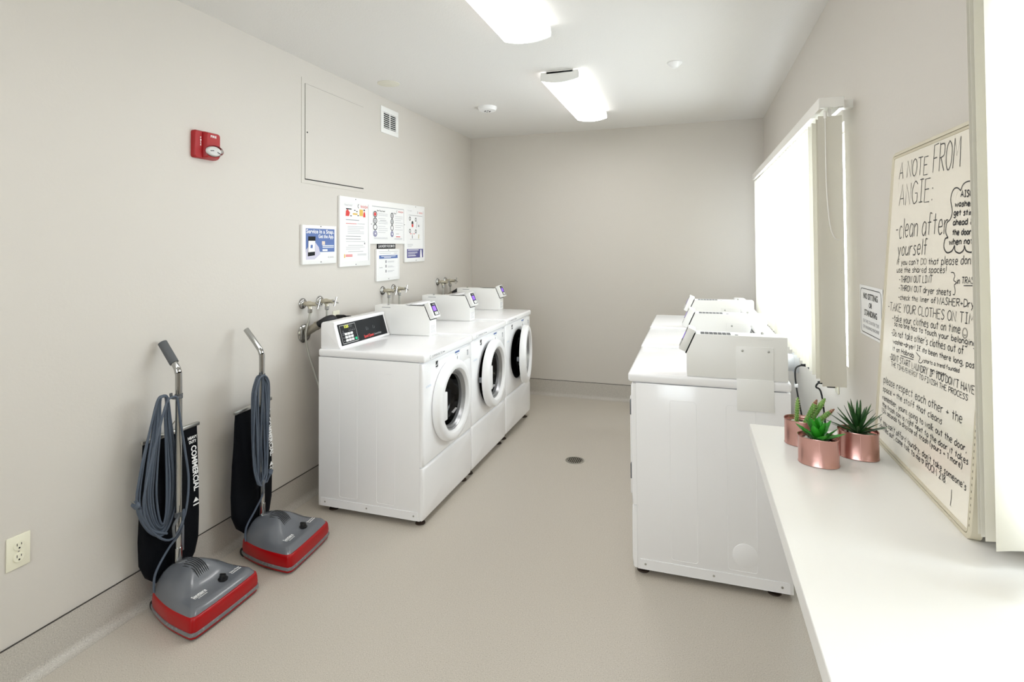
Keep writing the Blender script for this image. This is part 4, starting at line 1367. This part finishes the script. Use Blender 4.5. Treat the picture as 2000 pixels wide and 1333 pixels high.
def stroke(P, w, smooth=True, mb=None):
    if smooth:
        P = [(v.x, v.y) for v in cr([Vector((a, b, 0)) for a, b in P], 4)]
    (mb or ink).ribbon(fw, P, w, .0006)
stroke([(.594, .706), (.573, .733), (.545, .75), (.512, .754), (.489, .749), (.48, .736)], .003)
stroke([(.48, .736), (.46, .745), (.44, .741), (.43, .72), (.443, .691), (.435, .672), (.417, .663), (.415, .641), (.43, .628)], .003)
stroke([(.43, .628), (.414, .625), (.41, .605), (.43, .592), (.455, .597), (.467, .61)], .0035)
stroke([(.467, .61), (.472, .597), (.495, .592), (.513, .6), (.515, .61)], .0035)
stroke([(.515, .61), (.525, .598), (.55, .595), (.57, .604), (.574, .614)], .0035)
stroke([(.574, .614), (.585, .605), (.603, .612), (.606, .63), (.6, .68), (.594, .706)], .003)
stroke([(.458, .546), (.472, .546), (.478, .538), (.474, .529), (.489, .524), (.479, .518), (.485, .506), (.484, .497), (.475, .496)], .0022)
stroke([(.525, .520), (.582, .524)], .0022, False)
stroke([(.176, .296), (.269, .303)], .0022, False)
stroke([(.284, .326), (.298, .321), (.312, .318), (.305, .305), (.321, .305), (.335, .316)], .002)
stroke([(.545 + .011 * math.cos(a), .417 + .011 * math.sin(a)) for a in [k * PI / 8 for k in range(17)]], .003, False, faint)
stroke([(.54, .414), (.545, .411), (.551, .415)], .002, True, faint)
stroke([(.532, .067), (.533, .05), (.531, .031)], .002, True)
ink.build('handwriting', bt, 0)
faint.build('pale_handwriting', bt, 0)

# ------------------------------------------------------------------ potted succulents
def pot(loc, rz, label, plant):
    t = thing('potted_succulent', label, 'potted plant', loc, rz, 'succulents in rose gold tins')
    def ov(s, z, n=40):
        return [(.051 * s * (abs(math.cos(a)) ** .85) * (1 if math.cos(a) > 0 else -1), .04 * s * (abs(math.sin(a)) ** .9) * (1 if math.sin(a) > 0 else -1), z) for a in [2 * PI * k / n for k in range(n)]]
    m = MB(COPPER).loft([ov(1.0, 0), ov(1.025, .0015), ov(1.0, .004), ov(1.0, .072), ov(1.03, .0745), ov(1.02, .076), ov(.985, .075), ov(.97, .068), ov(.82, .066), ov(.8, .062), ov(.8, .05)])
    m.box(.0055, -.0405, .004, .0065, -.0395, .072)
    m.build('tin_pot', t, 50)
    rnd = random.Random(hash(plant) % 97 if False else len(plant))
    m = MB(SOIL).loft([ov(.79, .05), ov(.79, .058)])
    m.use(PEBBLE)
    for i in range(70):
        a, r = rnd.uniform(0, 2 * PI), math.sqrt(rnd.random()) * .74
        x, y = .051 * r * math.cos(a), .04 * r * math.sin(a)
        b = bmesh.new()
        bmesh.ops.create_icosphere(b, subdivisions=1, radius=rnd.uniform(.003, .005))
        for v in b.verts:
            v.co = Vector((v.co.x * 1.2 + x, v.co.y + y, v.co.z * .8 + .061 + rnd.uniform(0, .003)))
        m.bm(b); b.free()
    tag(m.build('pebbles', t, 60), kind='stuff')
    zb = .062
    def leaf(m, az, elev, L, w, bend, th=.0022, x0=0, y0=0, z0=zb, teeth=0, n=9, tip=1.0):
        d = Vector((math.cos(az), math.sin(az), 0))
        side = Vector((-math.sin(az), math.cos(az), 0))
        p = Vector((x0, y0, z0))
        rows = []
        e = elev
        for i in range(n + 1):
            s = i / n
            ww = w * (.75 + .6 * s - 0 * s) * (1 - s ** 2.2) ** .9 * tip + .0003
            if teeth and i % 2 == 1: ww *= 1 + teeth
            nv = Vector((0, 0, 1)) * math.cos(e) - d * math.sin(e)
            c = p
            rows.append([c - side * ww + nv * ww * .35, c + nv * th * .2, c + side * ww + nv * ww * .35, c - nv * th * (1 - s)])
            p = p + (d * math.cos(e) + Vector((0, 0, 1)) * math.sin(e)) * (L / n)
            e += bend / n
        m.loft(rows)
    if plant == 'agave':
        m = MB(LEAFB)
        N = 15
        for i in range(N):
            az = i * 2.4 + .3
            f = i / (N - 1)
            leaf(m, az, math.radians(12 + 66 * f), .074 - .01 * f, .0122, math.radians(18 - 10 * f), .004, teeth=.16, n=12)
        m.build('leaves', t, 60)
    elif plant == 'aloe':
        m = MB(LEAFD)
        N = 34
        for i in range(N):
            az = i * 2.39996 + .5
            f = i / (N - 1)
            leaf(m, az, math.radians(18 + 62 * f), .09 - .01 * f + .008 * math.sin(i * 3.1), .0052, math.radians(22 - 34 * (1 - f)), .003, n=9, z0=zb + .014 * f)
        leaf(m, 5.6, math.radians(78), .1, .0035, math.radians(-40), .003, n=9)
        m.build('leaves', t, 60)
        MB(LEAFD).tube([(0, 0, .05), (0, 0, .085)], [.009, .006], 10).build('stem', t)
    else:
        for (x, y, dx, dy, L, r, tip) in ((-.016, -.012, .06, -.05, .088, .0055, 0), (.004, .0, .42, .1, .09, .0072, 1), (.012, .006, .55, .2, .1, .008, 2), (.02, -.006, 1.0, .0, .092, .0066, 1)):
            ax = Vector((dx, dy, 1)).normalized()
            P = [Vector((x, y, .056)) + ax * (L * k / 12) for k in range(13)]
            R = [r * (1 if k < 9 else (1 - ((k - 8) / 4.6) ** 2)) for k in range(13)]
            m = MB(CACT).tube(P[:11], R[:11], 10)
            m.use(CACTR if tip == 1 else CACT).tube(P[10:], R[10:], 10)
            m.use(SPINE)
            up = Vector((0, 0, 1)) if abs(ax.z) < .9 else Vector((1, 0, 0))
            a1 = ax.cross(up).normalized(); a2 = ax.cross(a1)
            for k in range(1, 12):
                for j in range(7):
                    a = 2 * PI * (j + .5 * (k % 2)) / 7
                    dv = a1 * math.cos(a) + a2 * math.sin(a)
                    m.tube([P[k] + dv * R[k] * .85, P[k] + dv * (R[k] + .0034) + ax * .0012], [.0011, .0002], 4)
            m.build('cactus_stem', t, 60)
    return t
pot((.313, 1.885, ZT), math.radians(-16), 'rose gold tin of thin spiny cactus stems, nearest the dryer', 'cactus')
pot((.326, 1.733, ZT), math.radians(-16), 'rose gold tin with a broad bright green agave, front of the three', 'agave')
pot((.445, 1.822, ZT), math.radians(-14), 'rose gold tin with a dark spiky aloe, beside the whiteboard', 'aloe')
